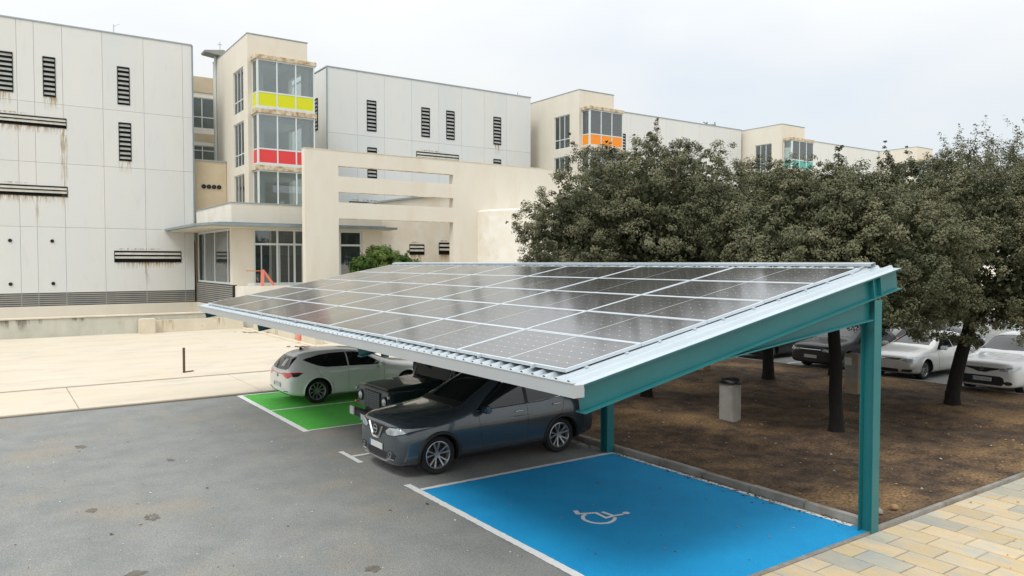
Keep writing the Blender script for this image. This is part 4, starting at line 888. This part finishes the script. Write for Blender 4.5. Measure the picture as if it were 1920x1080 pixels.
    def arches(s, m='trim', r=.035):
        for x in s.wheels:
            for sg in (1, -1):
                P = []; R = s.wr * s.arch
                for k in range(25):
                    a = math.pi * (k / 24) * 1.10 - .157; px, pz = x + math.cos(a) * (R + .012), s.wr + math.sin(a) * (R + .012)
                    l, n = s.hit('side', px, pz, sg)
                    if l is not None: P.append(l + Vector((0, sg * .002, 0)))
                if len(P) > 4: MB().tube(P, r, m, 6).build('wheel_arch', s.t, smooth=50)
    def plate(s, end, z, w=.52, h=.11, text=None, m='plate', y=0.0, off=.012, marks=True):
        l, n = s.hit(end, y, z); sg = 1 if end == 'front' else -1; x = l.x + sg * off
        o = MB().box(x - .006, x + .006, y - w / 2, y + w / 2, z - h / 2, z + h / 2, m).build('number_plate', s.t, bevel=.003)
        bl = MB(); yy = (y - sg * w / 2); yl = (yy, yy + sg * .045)   # blue band on the viewer's left
        yl = (y - w / 2, y - w / 2 + .045) if sg > 0 else (y + w / 2 - .045, y + w / 2)
        if sg > 0: yl = (y - w / 2 + 0.0, y - w / 2 + .045)
        bl.box(x + sg * .007 - .001, x + sg * .007 + .001, yl[0], yl[1], z - h / 2 + .004, z + h / 2 - .004, 'plate_blue'); bl.build('plate_band', o)
        if text:
            cu = bpy.data.curves.new('plate_text', 'FONT'); cu.body = text; cu.size = h * .88; cu.align_x = 'CENTER'; cu.align_y = 'CENTER'; cu.extrude = .001
            cu.materials.append(M['plate_ink']); q0 = bpy.data.objects.new('tmp', cu); COL.objects.link(q0); dg = bpy.context.evaluated_depsgraph_get(); tm = bpy.data.meshes.new_from_object(q0.evaluated_get(dg)); bpy.data.objects.remove(q0); q = bpy.data.objects.new('plate_text', tm); COL.objects.link(q); q.parent = o
            q.location = (x + sg * .008, y + .02, z - .002); q.rotation_euler = (math.pi / 2, 0, math.pi / 2 if sg > 0 else -math.pi / 2)
    def mirror(s, x, z, y, m):
        for sg in (1, -1):
            mb = MB(); mb.box(-.07, .07, -.10, .10, -.065, .065, m); me = mb.mesh('mirror', bevel=.03, smooth=60)
            o = inst('mirror', me, s.t, (x, sg * (y + .10), z), (0, 0, -sg * .12)); MB().box(x - .03, x + .03, min(sg * (y - .06), sg * (y + .03)), max(sg * (y - .06), sg * (y + .03)), z - .07, z - .04, 'trim').build('mirror_arm', s.t)
    def handles(s, pts, m):
        for x, z in pts:
            for sg in (1, -1):
                l, n = s.hit('side', x, z, sg)
                MB().box(x - .10, x + .10, l.y - .022 + sg * .014, l.y + .022 + sg * .014, z - .014, z + .014, m).build('door_handle', s.t, bevel=.01, smooth=50)
def both(f):
    for sg in (1, -1): f(sg)

# --- grey crossover, front towards the road (-x in the world)
SUV = [(2.21, .27, .48, .60, .54, .57, .76, .50, .87, .91), (2.17, .21, .66, .79, .54, .76, .78, .63, .93, .97), (2.03, .20, .76, .89, .56, .86, .85, .74, .99, 1.035),
       (1.45, .19, .78, .92, .76, .875, .93, .77, 1.06, 1.105), (1.02, .19, .78, .91, .76, .87, .95, .80, 1.10, 1.145), (.90, .19, .78, .91, .76, .87, .96, .79, 1.13, 1.18),
       (.30, .19, .78, .91, .76, .865, .985, .68, 1.47, 1.53), (.02, .19, .78, .91, .76, .865, .99, .64, 1.60, 1.655), (-.60, .19, .78, .91, .77, .865, 1.01, .63, 1.65, 1.715),
       (-1.30, .20, .78, .92, .80, .875, 1.04, .62, 1.62, 1.685), (-1.80, .22, .78, .915, .82, .87, 1.06, .60, 1.54, 1.605), (-2.02, .26, .76, .89, .66, .84, 1.04, .58, 1.30, 1.37),
       (-2.16, .30, .74, .86, .66, .81, .98, .60, 1.08, 1.12), (-2.22, .36, .62, .76, .62, .70, .86, .5, .96, 1.0)]
c = Car('parked_car', 'dark grey crossover parked beside the blue disabled bay', 'car', SUV, 'suv', (7.86, 12.40, 0), math.pi, (1.40, -1.33), .345, .80, arch=1.16)
c.add_wheels(5, 'double', rimr=.70); c.arches('trim', .03)
def suv(sg):
    W = [(.62, 1.055), (.45, 1.20), (.20, 1.37), (-.02, 1.50), (-.12, 1.53), (-.46, 1.545), (-.46, 1.075)]
    c.patch('window', 'side', W, 'car_glass', sg); c.patch('window', 'side', [(-.54, 1.08), (-.54, 1.545), (-1.2, 1.525), (-1.3, 1.51), (-1.3, 1.13)], 'car_glass', sg)
    c.patch('window', 'side', [(-1.35, 1.15), (-1.35, 1.505), (-1.60, 1.45), (-1.82, 1.30)], 'car_glass', sg)
    c.patch('pillar_trim', 'side', [(-.455, 1.075), (-.455, 1.545), (-.545, 1.545), (-.545, 1.08)], 'trim', sg, off=.002)
    c.line('window_trim', 'side', [(.66, 1.045), (.0, 1.058), (-.8, 1.075), (-1.35, 1.13), (-1.86, 1.30)], .009, 'chrome', sg)
    c.line('door_seam', 'side', [(.60, 1.0), (.55, .60), (.50, .32)], .0035, 'trim', sg, off=0); c.line('door_seam', 'side', [(-.50, 1.04), (-.50, .5), (-.47, .32)], .0035, 'trim', sg, off=0)
    c.line('door_seam', 'side', [(-1.42, 1.1), (-1.30, .80), (-1.02, .5), (-.95, .32)], .0035, 'trim', sg, off=0)
    c.patch('sill_cladding', 'side', [(1.0, .20), (1.0, .30), (-.95, .32), (-.95, .20)], 'trim', sg, off=.008)
    s = -sg
    c.patch('headlight', 'front', [(s * .36, .80), (s * .44, .745), (s * .64, .755), (s * .80, .80), (s * .875, .87), (s * .72, .885), (s * .50, .875)], 'lamp', off=.006, step=.03)
    c.patch('lamp_housing', 'front', [(s * .33, .80), (s * .36, .875), (s * .60, .90), (s * .86, .905), (s * .89, .86), (s * .81, .785), (s * .65, .74), (s * .44, .73)], 'trim', off=.002, step=.03)
    c.patch('fog_recess', 'front', [(s * .44, .38), (s * .46, .47), (s * .62, .47), (s * .72, .42), (s * .66, .345), (s * .46, .345)], 'trim', off=.004, step=.03)
    l, n = c.hit('front', s * .545, .41); MB().lathe([(.036, 0), (.052, .0), (.054, .02), (.036, .02)], 'x', (l.x - .004, s * .545, .41), 'chrome', 20, close=True).build('fog_lamp', c.t, smooth=40)
    c.line('fog_trim', 'front', [(s * .45, .335), (s * .66, .335)], .010, 'chrome')
    c.line('grille_chrome', 'front', [(s * .27, .875), (s * .125, .665)], .026, 'chrome', off=.014)
    c.patch('roof_rail', 'top', [(-.05, s * .60), (-.05, s * .63), (-1.7, s * .60), (-1.7, s * .57)], 'galv', off=.03, skirt=.05)
    c.patch('tail_light', 'rear', [(s * .55, .92), (s * .86, .92), (s * .86, 1.06), (s * .60, 1.04)], 'tail', off=.006, step=.04)
both(suv)
c.patch('upper_grille', 'front', [(-.40, .88), (-.33, .76), (-.13, .72), (-.08, .66), (.08, .66), (.13, .72), (.33, .76), (.40, .88)], 'trim', off=.006, step=.03)
c.line('grille_chrome', 'front', [(-.13, .672), (-.08, .64), (.08, .64), (.13, .672)], .026, 'chrome', off=.016)
l, n = c.hit('front', 0, .78); q = MB(); q.lathe([(.060, 0), (.078, .0), (.080, .018), (.060, .018)], 'x', (l.x + .012, 0, .785), 'chrome', 24, close=True); q.box(l.x + .012, l.x + .032, -.09, .09, .771, .799, 'chrome'); q.build('emblem', c.t, smooth=40)
c.patch('lower_grille', 'front', [(-.40, .43), (-.36, .31), (.36, .31), (.40, .43)], 'trim', off=.006, step=.03)
c.line('skid_trim', 'front', [(-.46, .305), (-.38, .285), (.38, .285), (.46, .305)], .017, 'chrome', off=.012)
c.patch('windscreen', 'top', [(.80, -.66), (.86, -.30), (.88, 0), (.86, .30), (.80, .66), (.30, .58), (.06, .53), (.03, 0), (.06, -.53), (.30, -.58)], 'car_glass', step=.07, skirt=.01)
c.patch('wiper_cowl', 'top', [(.80, -.70), (.98, -.66), (1.02, 0), (.98, .66), (.80, .70), (.88, 0)], 'trim', off=.003, step=.06, skirt=.01)
c.patch('rear_window', 'rear', [(-.50, 1.12), (-.52, 1.40), (.52, 1.40), (.50, 1.12)], 'car_glass')
both(lambda s: c.line('bonnet_seam', 'top', [(2.08, s * .46), (1.7, s * .66), (1.0, s * .76)], .004, 'trim', off=0))
both(lambda s: c.line('bonnet_crease', 'top', [(2.05, s * .22), (1.5, s * .40), (1.0, s * .50)], .007, 'suv', off=-.002))
c.plate('front', .50); c.mirror(.50, 1.08, .90, 'suv'); c.handles([(-.30, .95), (-1.20, 1.0)], 'chrome')

# --- white hatchback, tail towards the road
HB = [(2.12, .34, .50, .60, .48, .55, .58, .40, .66, .69), (2.06, .22, .66, .78, .46, .74, .62, .58, .74, .77), (1.85, .17, .74, .87, .48, .83, .72, .70, .84, .87),
      (1.30, .16, .76, .89, .52, .86, .80, .74, .91, .95), (.98, .16, .76, .89, .54, .865, .84, .76, .95, .99), (.80, .16, .76, .89, .54, .865, .85, .74, .99, 1.04),
      (.25, .16, .76, .89, .54, .87, .88, .64, 1.24, 1.30), (-.08, .16, .76, .89, .54, .87, .89, .59, 1.33, 1.385), (-.65, .16, .76, .89, .54, .87, .90, .58, 1.36, 1.42),
      (-1.25, .17, .76, .89, .56, .875, .92, .58, 1.345, 1.405), (-1.68, .18, .76, .885, .58, .87, .93, .57, 1.30, 1.36), (-1.92, .22, .75, .87, .60, .85, .92, .56, 1.12, 1.18),
      (-2.05, .26, .72, .84, .60, .80, .86, .58, .93, .97), (-2.12, .34, .60, .74, .55, .68, .76, .48, .84, .87)]
c = Car('parked_car', 'white hatchback parked nose in on the farther green bay', 'car', HB, 'white_car', (8.42, 20.12, 0), 0.0, (1.32, -1.30), .325, .78, arch=1.15)
c.add_wheels(10, 'single', rimr=.70); c.arches('white_car', .018)
def hb(sg):
    c.patch('window', 'side', [(.62, .915), (.40, 1.04), (.10, 1.20), (-.10, 1.285), (-.42, 1.30), (-.42, .945)], 'car_glass', sg)
    c.patch('window', 'side', [(-.46, .945), (-.46, 1.30), (-.90, 1.295), (-1.20, 1.27), (-1.55, 1.20), (-1.66, 1.165), (-1.50, 1.09), (-1.28, 1.0), (-1.05, .955)], 'car_glass', sg)
    c.line('door_seam', 'side', [(.62, .88), (.58, .5), (.52, .28)], .003, 'trim', sg, off=0); c.line('door_seam', 'side', [(-.44, .92), (-.46, .5), (-.44, .28)], .003, 'trim', sg, off=0); c.line('door_seam', 'side', [(-1.36, .95), (-1.18, .70), (-.90, .5), (-.86, .28)], .003, 'trim', sg, off=0)
    c.patch('sill', 'side', [(.95, .17), (.95, .24), (-.92, .24), (-.92, .17)], 'trim', sg, off=.004)
    s = sg
    c.patch('tail_light', 'rear', [(s * .32, .825), (s * .60, .85), (s * .86, .875), (s * .84, .79), (s * .74, .715), (s * .60, .72), (s * .44, .775)], 'tail', off=.007, step=.03)
    c.patch('tail_light_end', 'side', [(-1.72, .845), (-1.98, .84), (-1.98, .76), (-1.86, .76)], 'trim', sg, off=.008, step=.03)
    c.line('reflector', 'rear', [(s * .48, .36), (s * .74, .375)], .010, 'trim')
    c.patch('headlight', 'front', [(s * .45, .66), (s * .80, .68), (s * .84, .74), (s * .5, .73)], 'lamp', off=.006, step=.04)
both(hb)
c.line('light_bar', 'rear', [(-.40, .81), (0, .80), (.40, .81)], .012, 'tail')
c.patch('rear_window', 'rear', [(-.60, .955), (-.50, .92), (0, .905), (.50, .92), (.60, .955), (.54, 1.17), (.50, 1.235), (-.50, 1.235), (-.54, 1.17)], 'car_glass', step=.05)
c.patch('window_sticker', 'rear', [(-.30, .99), (-.12, .98), (-.12, 1.17), (-.30, 1.17)], 'white_line', off=.014)
c.patch('diffuser', 'rear', [(-.62, .22), (-.66, .30), (.66, .30), (.62, .22)], 'trim', off=.006)
c.patch('windscreen', 'top', [(.74, -.62), (.80, 0), (.74, .62), (.24, .54), (-.02, .50), (-.04, 0), (-.02, -.50), (.24, -.54)], 'car_glass', step=.07, skirt=.01)
l, n = c.hit('rear', 0, .74); MB().box(l.x - .02, l.x - .006, -.045, .045, .70, .78, 'galv').build('emblem', c.t, bevel=.006)
l, n = c.hit('top', -1.42, 0); MB().extr([(-1.52, l.z - .02), (-1.36, l.z - .02), (-1.50, l.z + .07)], 'y', -.02, .02, 'trim').build('antenna_fin', c.t)
c.plate('rear', .50); c.mirror(.48, .94, .87, 'white_car'); c.handles([(-.26, .80), (-1.12, .83)], 'white_car')

# --- dark green off-roader, front towards the road
t = thing('parked_off_roader', 'dark green boxy off roader between the white hatchback and the grey crossover', 'car', (8.68, 14.92, 0), math.pi)
def bx(name, *a, m='green_car', bev=.02, par=None, **k):
    return MB().box(*a, m).build(name, par or t, bevel=bev, smooth=40)
bx('front_wing', .95, 1.93, .60, .86, .62, 1.05, bev=.03); bx('front_wing', .95, 1.93, -.86, -.60, .62, 1.05, bev=.03)
bo = MB(); bo.extr([(.62, .60), (1.90, .60), (1.90, 1.08), (1.84, 1.10), (.62, 1.19)], 'y', -.58, .58, 'green_car'); bo.build('bonnet', t, bevel=.02, smooth=40)
bx('grille_surround', 1.90, 1.965, -.78, .78, .60, 1.05, m='green_grille', bev=.015)
gr = bx('grille', 1.96, 1.985, -.40, .40, .64, 1.00, m='trim', bev=.004)
for k in range(8): MB().box(1.985, 2.0, -.39, .39, .66 + k * .042, .682 + k * .042, 'green_grille').build('grille_bar', gr)
for y in (-.20, 0, .20): MB().box(1.98, 1.995, y - .01, y + .01, .64, 1.0, 'green_grille').build('grille_bar', gr)
MB().box(1.966, 1.975, -.1, .16, 1.013, 1.037, 'plate_ink').build('name_badge', t)
for y in (-.60, .60):
    h = MB().lathe([(.001, .05), (.06, .045), (.098, .02), (.105, 0)], 'x', (1.968, y, .83), 'lamp', 20).build('headlight', t, smooth=40); MB().lathe([(.10, 0), (.12, .0), (.12, .03), (.10, .03)], 'x', (1.966, y, .83), 'trim', 20, close=True).build('headlight_rim', h, smooth=40)
    MB().lathe([(.04, 0), (.03, .05), (.001, .06)], 'x', (1.96, y * 1.36, .66), 'amber', 12).build('indicator', t, smooth=40); MB().lathe([(.035, 0), (.03, .04), (.001, .05)], 'x', (1.96, y * 1.36, .96), 'lamp', 12).build('side_light', t, smooth=40)
bx('front_bumper', 1.98, 2.13, -.86, .86, .38, .54, m='trim', bev=.02)
for y in (-.70, .70): bx('bumper_guard', 2.125, 2.16, y - .11, y + .11, .40, .58, m='plate', bev=.01)
MB().box(2.135, 2.15, -.27, .27, .36, .48, 'plate').build('number_plate', t); MB().box(2.151, 2.153, -.27, -.225, .365, .475, 'plate_blue').build('plate_band', t)
cab = MB(); walls(cab, 'x', .50, .06, -.80, .80, .60, 1.12, (), 'green_car'); cab.build('bulkhead', t)
for s in (1, -1):
    y0, y1 = (.78, .86) if s > 0 else (-.86, -.78)
    W = MB(); poly = [(-2.0, .60), (.60, .60), (.60, 1.12), (-2.0, 1.12)]; W.extr(poly, 'y', y0, y1, 'green_car'); W.build('side_panel', t, bevel=.01)
    for a, b in ((.30, .36), (-.42, -.34), (-1.22, -1.14), (-2.0, -1.92)):
        sh = .16 if a > 0 else 0; MB().extr([(a + sh + .06, 1.12), (b + sh + .06, 1.12), (b - .0, 1.72), (a, 1.72)] if a > 0 else [(a, 1.12), (b, 1.12), (b, 1.72), (a, 1.72)], 'y', y0 + .01 * s, y1 - .02 * s, 'green_car').build('pillar', t)
    MB().extr([(.44, 1.14), (-.34, 1.14), (-.34, 1.70), (.32, 1.70)][::-1], 'y', (y0 + y1) / 2 - .005, (y0 + y1) / 2 + .005, 'screen').build('window', t); MB().box(-1.14, -.42, (y0 + y1) / 2 - .005, (y0 + y1) / 2 + .005, 1.14, 1.70, 'screen').build('window', t); MB().box(-1.92, -1.22, (y0 + y1) / 2 - .005, (y0 + y1) / 2 + .005, 1.14, 1.70, 'screen').build('window', t)
    bx('wing_mirror', .45, .50, s * .92 - .07, s * .92 + .07, 1.20, 1.42, m='trim')
    for a in (-.4, .0): pass
bx('roof', -2.05, .38, -.82, .82, 1.72, 1.82, m='green_car', bev=.04); bx('tailgate', -2.06, -1.98, -.85, .85, .6, 1.72, m='green_car'); bx('chassis', -2.0, 1.95, -.45, .45, .40, .60, m='trim')
MB().extr([(.55, 1.12), (.56, 1.12), (.39, 1.72), (.38, 1.72)], 'y', -.76, .76, 'screen').build('windscreen', t); MB().box(.40, .58, -.80, .80, 1.10, 1.16, 'green_car').build('scuttle', t); MB().extr([(.48, 1.16), (.50, 1.16), (.43, 1.70), (.41, 1.70)], 'y', -.02, .02, 'green_car').build('screen_divider', t)
bx('spare_bonnet_vent', .70, .86, -.3, .3, 1.165, 1.19, m='trim', bev=.004)
for y in (-.4, .4):
    MB().box(-.45, .0, y - .24, y + .24, .62, .95, 'trim').box(-.55, -.40, y - .24, y + .24, .9, 1.45, 'trim').build('seat', t, bevel=.04)
wm = MB().lathe([(.22, -.10), (.36, -.11), (.385, -.07), (.385, .07), (.36, .11), (.22, .10)], 'y', m='rubber', n=32, close=True).mesh('wheel', smooth=40); rmm = MB().lathe([(.23, .09), (.20, .04), (.08, .06), (.06, .10), (.001, .10), (.001, -.05), (.23, -.05)], 'y', m='green_grille', n=24).mesh('rim', smooth=40)
for x in (1.38, -1.2):
    for s in (1, -1): o = inst('wheel', wm, t, (x, s * .74, .385), (0, 0, 0 if s > 0 else math.pi)); inst('rim', rmm, o)

# --- cars in the rear car park, fronts towards the trees
def rear_car(label, paint, y, kind, spec):
    sc = spec.get('sc', 1.0); base = HB if kind == 'hatch' else SUV
    st = [tuple([s[0]] + [s[k] * (spec.get('h', 1) if k in (4, 6, 8, 9) else spec.get('w', 1)) for k in range(1, 10)]) for s in base]
    st = [(s[0], base[i][1], *s[2:]) for i, s in enumerate(st)]
    c = Car('parked_car', label, 'car', st, paint, (23.72 + 2.15 + spec.get('dx', 0), y, 0), math.pi, (1.32, -1.30), .315, .78, level=2, group='cars parked in the rear car park')
    c.add_wheels(spec.get('sp', 7), 'single', rimr=.68); c.arches(paint if paint != 'black_car' else 'trim', .016)
    H = spec.get('h', 1); z = lambda v: v * H
    if kind == 'hatch':
        for sg in (1, -1):
            c.patch('window', 'side', [(.62, z(.915)), (.10, z(1.19)), (-.10, z(1.27)), (-.42, z(1.29)), (-.42, z(.945))], 'car_glass', sg); c.patch('window', 'side', [(-.46, z(.945)), (-.46, z(1.29)), (-1.0, z(1.28)), (-1.5, z(1.18)), (-1.6, z(1.0))], 'car_glass', sg)
            c.patch('headlight', 'front', [(sg * .46, z(.64)), (sg * .60, z(.60)), (sg * .80, z(.65)), (sg * .86, z(.76)), (sg * .62, z(.745))], 'lamp', off=.008, step=.03)
            c.patch('lower_intake', 'front', [(sg * .42, z(.28)), (sg * .48, z(.36)), (sg * .76, z(.37)), (sg * .72, z(.29))], 'trim', off=.005, step=.04)
            c.line('door_seam', 'side', [(.62, z(.86)), (.55, .3)], .004, 'trim', sg, off=0); c.line('door_seam', 'side', [(-.44, z(.9)), (-.44, .3)], .004, 'trim', sg, off=0)
        c.patch('grille', 'front', [(-.36, z(.645)), (.36, z(.645)), (.42, z(.70)), (-.42, z(.70))], 'trim', off=.006, step=.04); c.line('grille_chrome', 'front', [(-.38, z(.672)), (.38, z(.672))], .012, 'chrome')
        c.patch('lower_grille', 'front', [(-.34, .26), (-.34, .36), (.34, .36), (.34, .26)], 'trim', off=.005)
        c.patch('windscreen', 'top', [(.72, -.60), (.78, 0), (.72, .60), (.24, .52), (-.02, .48), (-.04, 0), (-.02, -.48), (.24, -.52)], 'car_glass', step=.08, skirt=.01)
    else:
        for sg in (1, -1):
            c.patch('window', 'side', [(.62, z(1.03)), (.20, z(1.36)), (-.02, z(1.48)), (-.46, z(1.53)), (-.46, z(1.05))], 'car_glass', sg); c.patch('window', 'side', [(-.54, z(1.05)), (-.54, z(1.53)), (-1.4, z(1.48)), (-1.7, z(1.25))], 'car_glass', sg)
            c.patch('headlight', 'front', [(sg * .44, z(.72)), (sg * .76, z(.72)), (sg * .86, z(.80)), (sg * .84, z(.87)), (sg * .46, z(.80))], 'lamp', off=.008, step=.03)
            l, n = c.hit('front', sg * .72, .37); 
            c.patch('fog_lamp', 'front', [(sg * (.66 + .10 * math.cos(q * .5236)), .36 + .055 * math.sin(q * .5236)) for q in range(12)], 'trim', off=.006, step=.03)
        c.patch('windscreen', 'top', [(.78, -.66), (.86, 0), (.78, .66), (.30, .58), (.06, .53), (.03, 0), (.06, -.53), (.30, -.58)], 'car_glass', step=.08, skirt=.01)
        c.patch('upper_grille', 'front', [(-.44, z(.76)), (-.20, z(.70)), (-.10, z(.66)), (.10, z(.66)), (.20, z(.70)), (.44, z(.76)), (.44, z(.80)), (-.44, z(.80))], 'trim', off=.006, step=.03)
        c.line('grille_chrome', 'front', [(-.42, z(.785)), (.42, z(.785))], .010, 'chrome', off=.01)
        if spec.get('emblem'):
            l, n = c.hit('front', 0, z(.745)); c_ = MB(); X_ = l.x + .015
            c_.extr([(-.055, z(.745)), (0, z(.745) + .085), (.055, z(.745)), (0, z(.745) - .085)], 'x', X_, X_ + .02, 'chrome'); c_.build('emblem', c.t)
            MB().extr([(-.018, z(.745)), (0, z(.745) + .03), (.018, z(.745)), (0, z(.745) - .03)], 'x', X_ + .0205, X_ + .022, 'trim').build('emblem_centre', c.t)
        c.patch('lower_grille', 'front', [(-.58, .36), (-.54, .50), (-.46, .54), (.46, .54), (.54, .50), (.58, .36), (.50, .28), (-.50, .28)], 'trim', off=.006, step=.04)
    c.plate('front', spec.get('pz', .44), text=spec.get('text'), off=.02); c.mirror(.48, z(.98) if kind == 'hatch' else z(1.06), .88, paint)
    return c
rear_car('white compact van-like car with a dark mouth grille, behind the leaning trunk', 'white_car', 9.95, 'suv', dict(dx=-.40, h=.96, text='7022 KGG', emblem=True, pz=.44))
rear_car('silver car half hidden between the teal post and the leaning trunk', 'silver_car', 12.98, 'hatch', dict(h=1.0, pz=.42))
rear_car('black car with a pale number plate behind the slim young tree', 'black_car', 15.7, 'suv', dict(h=.9, pz=.46))
rear_car('black car whose spoked wheel shows under the teal beam', 'black_car', 18.9, 'hatch', dict(h=1.05, sp=9, dx=.2))
c = rear_car('dark car with a red tail light just left of the near trunk', 'black_car', 5.9, 'hatch', dict(h=1.0)); c.t.location = (31.0, 16.3, 0)
both(lambda s: c.patch('tail_light', 'rear', [(s * .46, .78), (s * .86, .80), (s * .84, .90), (s * .6, .88)], 'tail', off=.01, step=.04))
c.t.rotation_euler = (0, 0, 0.0); c.t.location = (30.6, 14.6, 0); c.t['label'] = 'dark car with a red tail light, across the aisle behind the trunks'

# ------------------------------------------------------------------ litter: pebbles, leaves
def scatter(name, n, xr, yr, size, mats, z=.004, kind='leaf', seed=1, label=None, zf=None, edge=None):
    r = random.Random(seed); mb = MB()
    for _ in range(n):
        x, y = r.uniform(*xr), r.uniform(*yr)
        if edge: x = edge + abs(r.gauss(0, .12)) * (-1 if r.random() < .75 else .6)
        s = size * r.uniform(.4, 1.5); a = r.uniform(0, 6.28); m = r.choice(mats); z0 = zf(x, y) if zf else z
        if kind == 'leaf':
            c_, s_ = math.cos(a) * s, math.sin(a) * s; up_ = r.uniform(.1, .5) * s
            mb.add([(x - c_, y - s_, z0 + .002), (x + s_ * .55, y - c_ * .55, z0 + up_), (x + c_, y + s_, z0 + .004), (x - s_ * .55, y + c_ * .55, z0 + up_ * .6)], [(0, 1, 2), (0, 2, 3)], m)
        else:
            k = 5; b = [(x + math.cos(a + q * 1.2566) * s * r.uniform(.7, 1.1), y + math.sin(a + q * 1.2566) * s * r.uniform(.7, 1.1), z0) for q in range(k)]; tp = [(x + (p[0] - x) * .6, y + (p[1] - y) * .6, z0 + s * .6) for p in b]
            mb.add(b + tp, [(q, (q + 1) % k, k + (q + 1) % k, k + q) for q in range(k)] + [tuple(range(k, 2 * k))], m)
    o = mb.build(name, fix=False); tag(o, label, None, kind='stuff'); return o
scatter('asphalt_pebbles', 260, (-4, 6), (2.5, 21), .012, ['pebble', 'plaza', 'white_line'], kind='stone', seed=3, label='small pale stones scattered on the asphalt')
scatter('asphalt_grit', 1500, (-6, 5.6), (2.0, 21.5), .007, ['pebble', 'rusty', 'plaza'], kind='stone', seed=31, label='fine grit scattered on the asphalt')
scatter('fallen_leaves', 70, (-4, 5.6), (3, 21), .035, ['dry_leaf', 'leaf_dark', 'rusty'], seed=4, label='brown leaves scattered on the asphalt')
scatter('fallen_leaves', 60, (5.8, 10), (5.8, 10.9), .022, ['leaf_dark', 'dry_leaf', 'leaf_dark', 'pebble'], seed=5, label='bits of leaf scattered on the blue paint')
scatter('fallen_leaves', 700, (0, 1), (6.0, 16), .024, ['leaf_dark', 'dry_leaf', 'leaf_dark'], seed=6, label='line of dead leaves against the kerb', edge=10.08)
scatter('fallen_leaves', 6000, (10.3, 23.5), (5.8, 26), .030, ['leaf_dark', 'leaf_dark', 'dry_leaf', 'rusty'], seed=8, label='dead leaves strewn over the dirt', z=.06)
scatter('dirt_pebbles', 320, (10.3, 23.5), (5.8, 24), .022, ['pebble', 'bin', 'dry_leaf'], kind='stone', seed=9, label='pebbles lying in the dirt', z=.045)
scatter('fallen_leaves', 24, (7.5, 14), (3.5, 5.5), .02, ['leaf_dark', 'dry_leaf'], seed=10, label='small leaves on the tiled pavement', z=.012)
for i, (x, y, s, m, lb) in enumerate(((10.75, 5.98, .07, 'bin', 'grey stone in the dirt by the post'), (11.15, 5.95, .06, 'dry_leaf', 'orange brown stone near the pavement edge'))):
    mb = MB(); r = random.Random(i); mb.lathe([(.001, -.02), (s, .0), (s * .95, s * .5), (s * .5, s * .85), (.001, s * .9)], 'z', (x, y, .05), m, 9); tag(mb.build('stone', smooth=60), lb, 'stone')
# flat stains on the asphalt with their own ragged outline
def blot(x, y, a, b, m, seed, z=.0015):
    r = random.Random(seed); L = [(x + math.cos(q * .314) * a * r.uniform(.5, 1.25), y + math.sin(q * .314) * b * r.uniform(.5, 1.25), z) for q in range(20)]
    o = MB().add(L, [tuple(range(20))], m).build('asphalt_stain'); struct(o)
M['oil'] = mat('asphalt_stain', (0.12, 0.105, 0.08), .9, c2=(.18, .165, .14), sc=8, bump=.4, bsc=70)
for q in ((1.90, 12.03, .10, .22, 'oil', 1), (1.45, 17.5, .10, .18, 'oil', 2), (2.76, 15.37, .06, .14, 'oil', 4), (1.2, 12.9, .08, .12, 'oil', 5), (1.38, 9.95, .12, .10, 'oil', 6), (3.8, 8.45, .10, .13, 'oil', 7)): blot(*q)
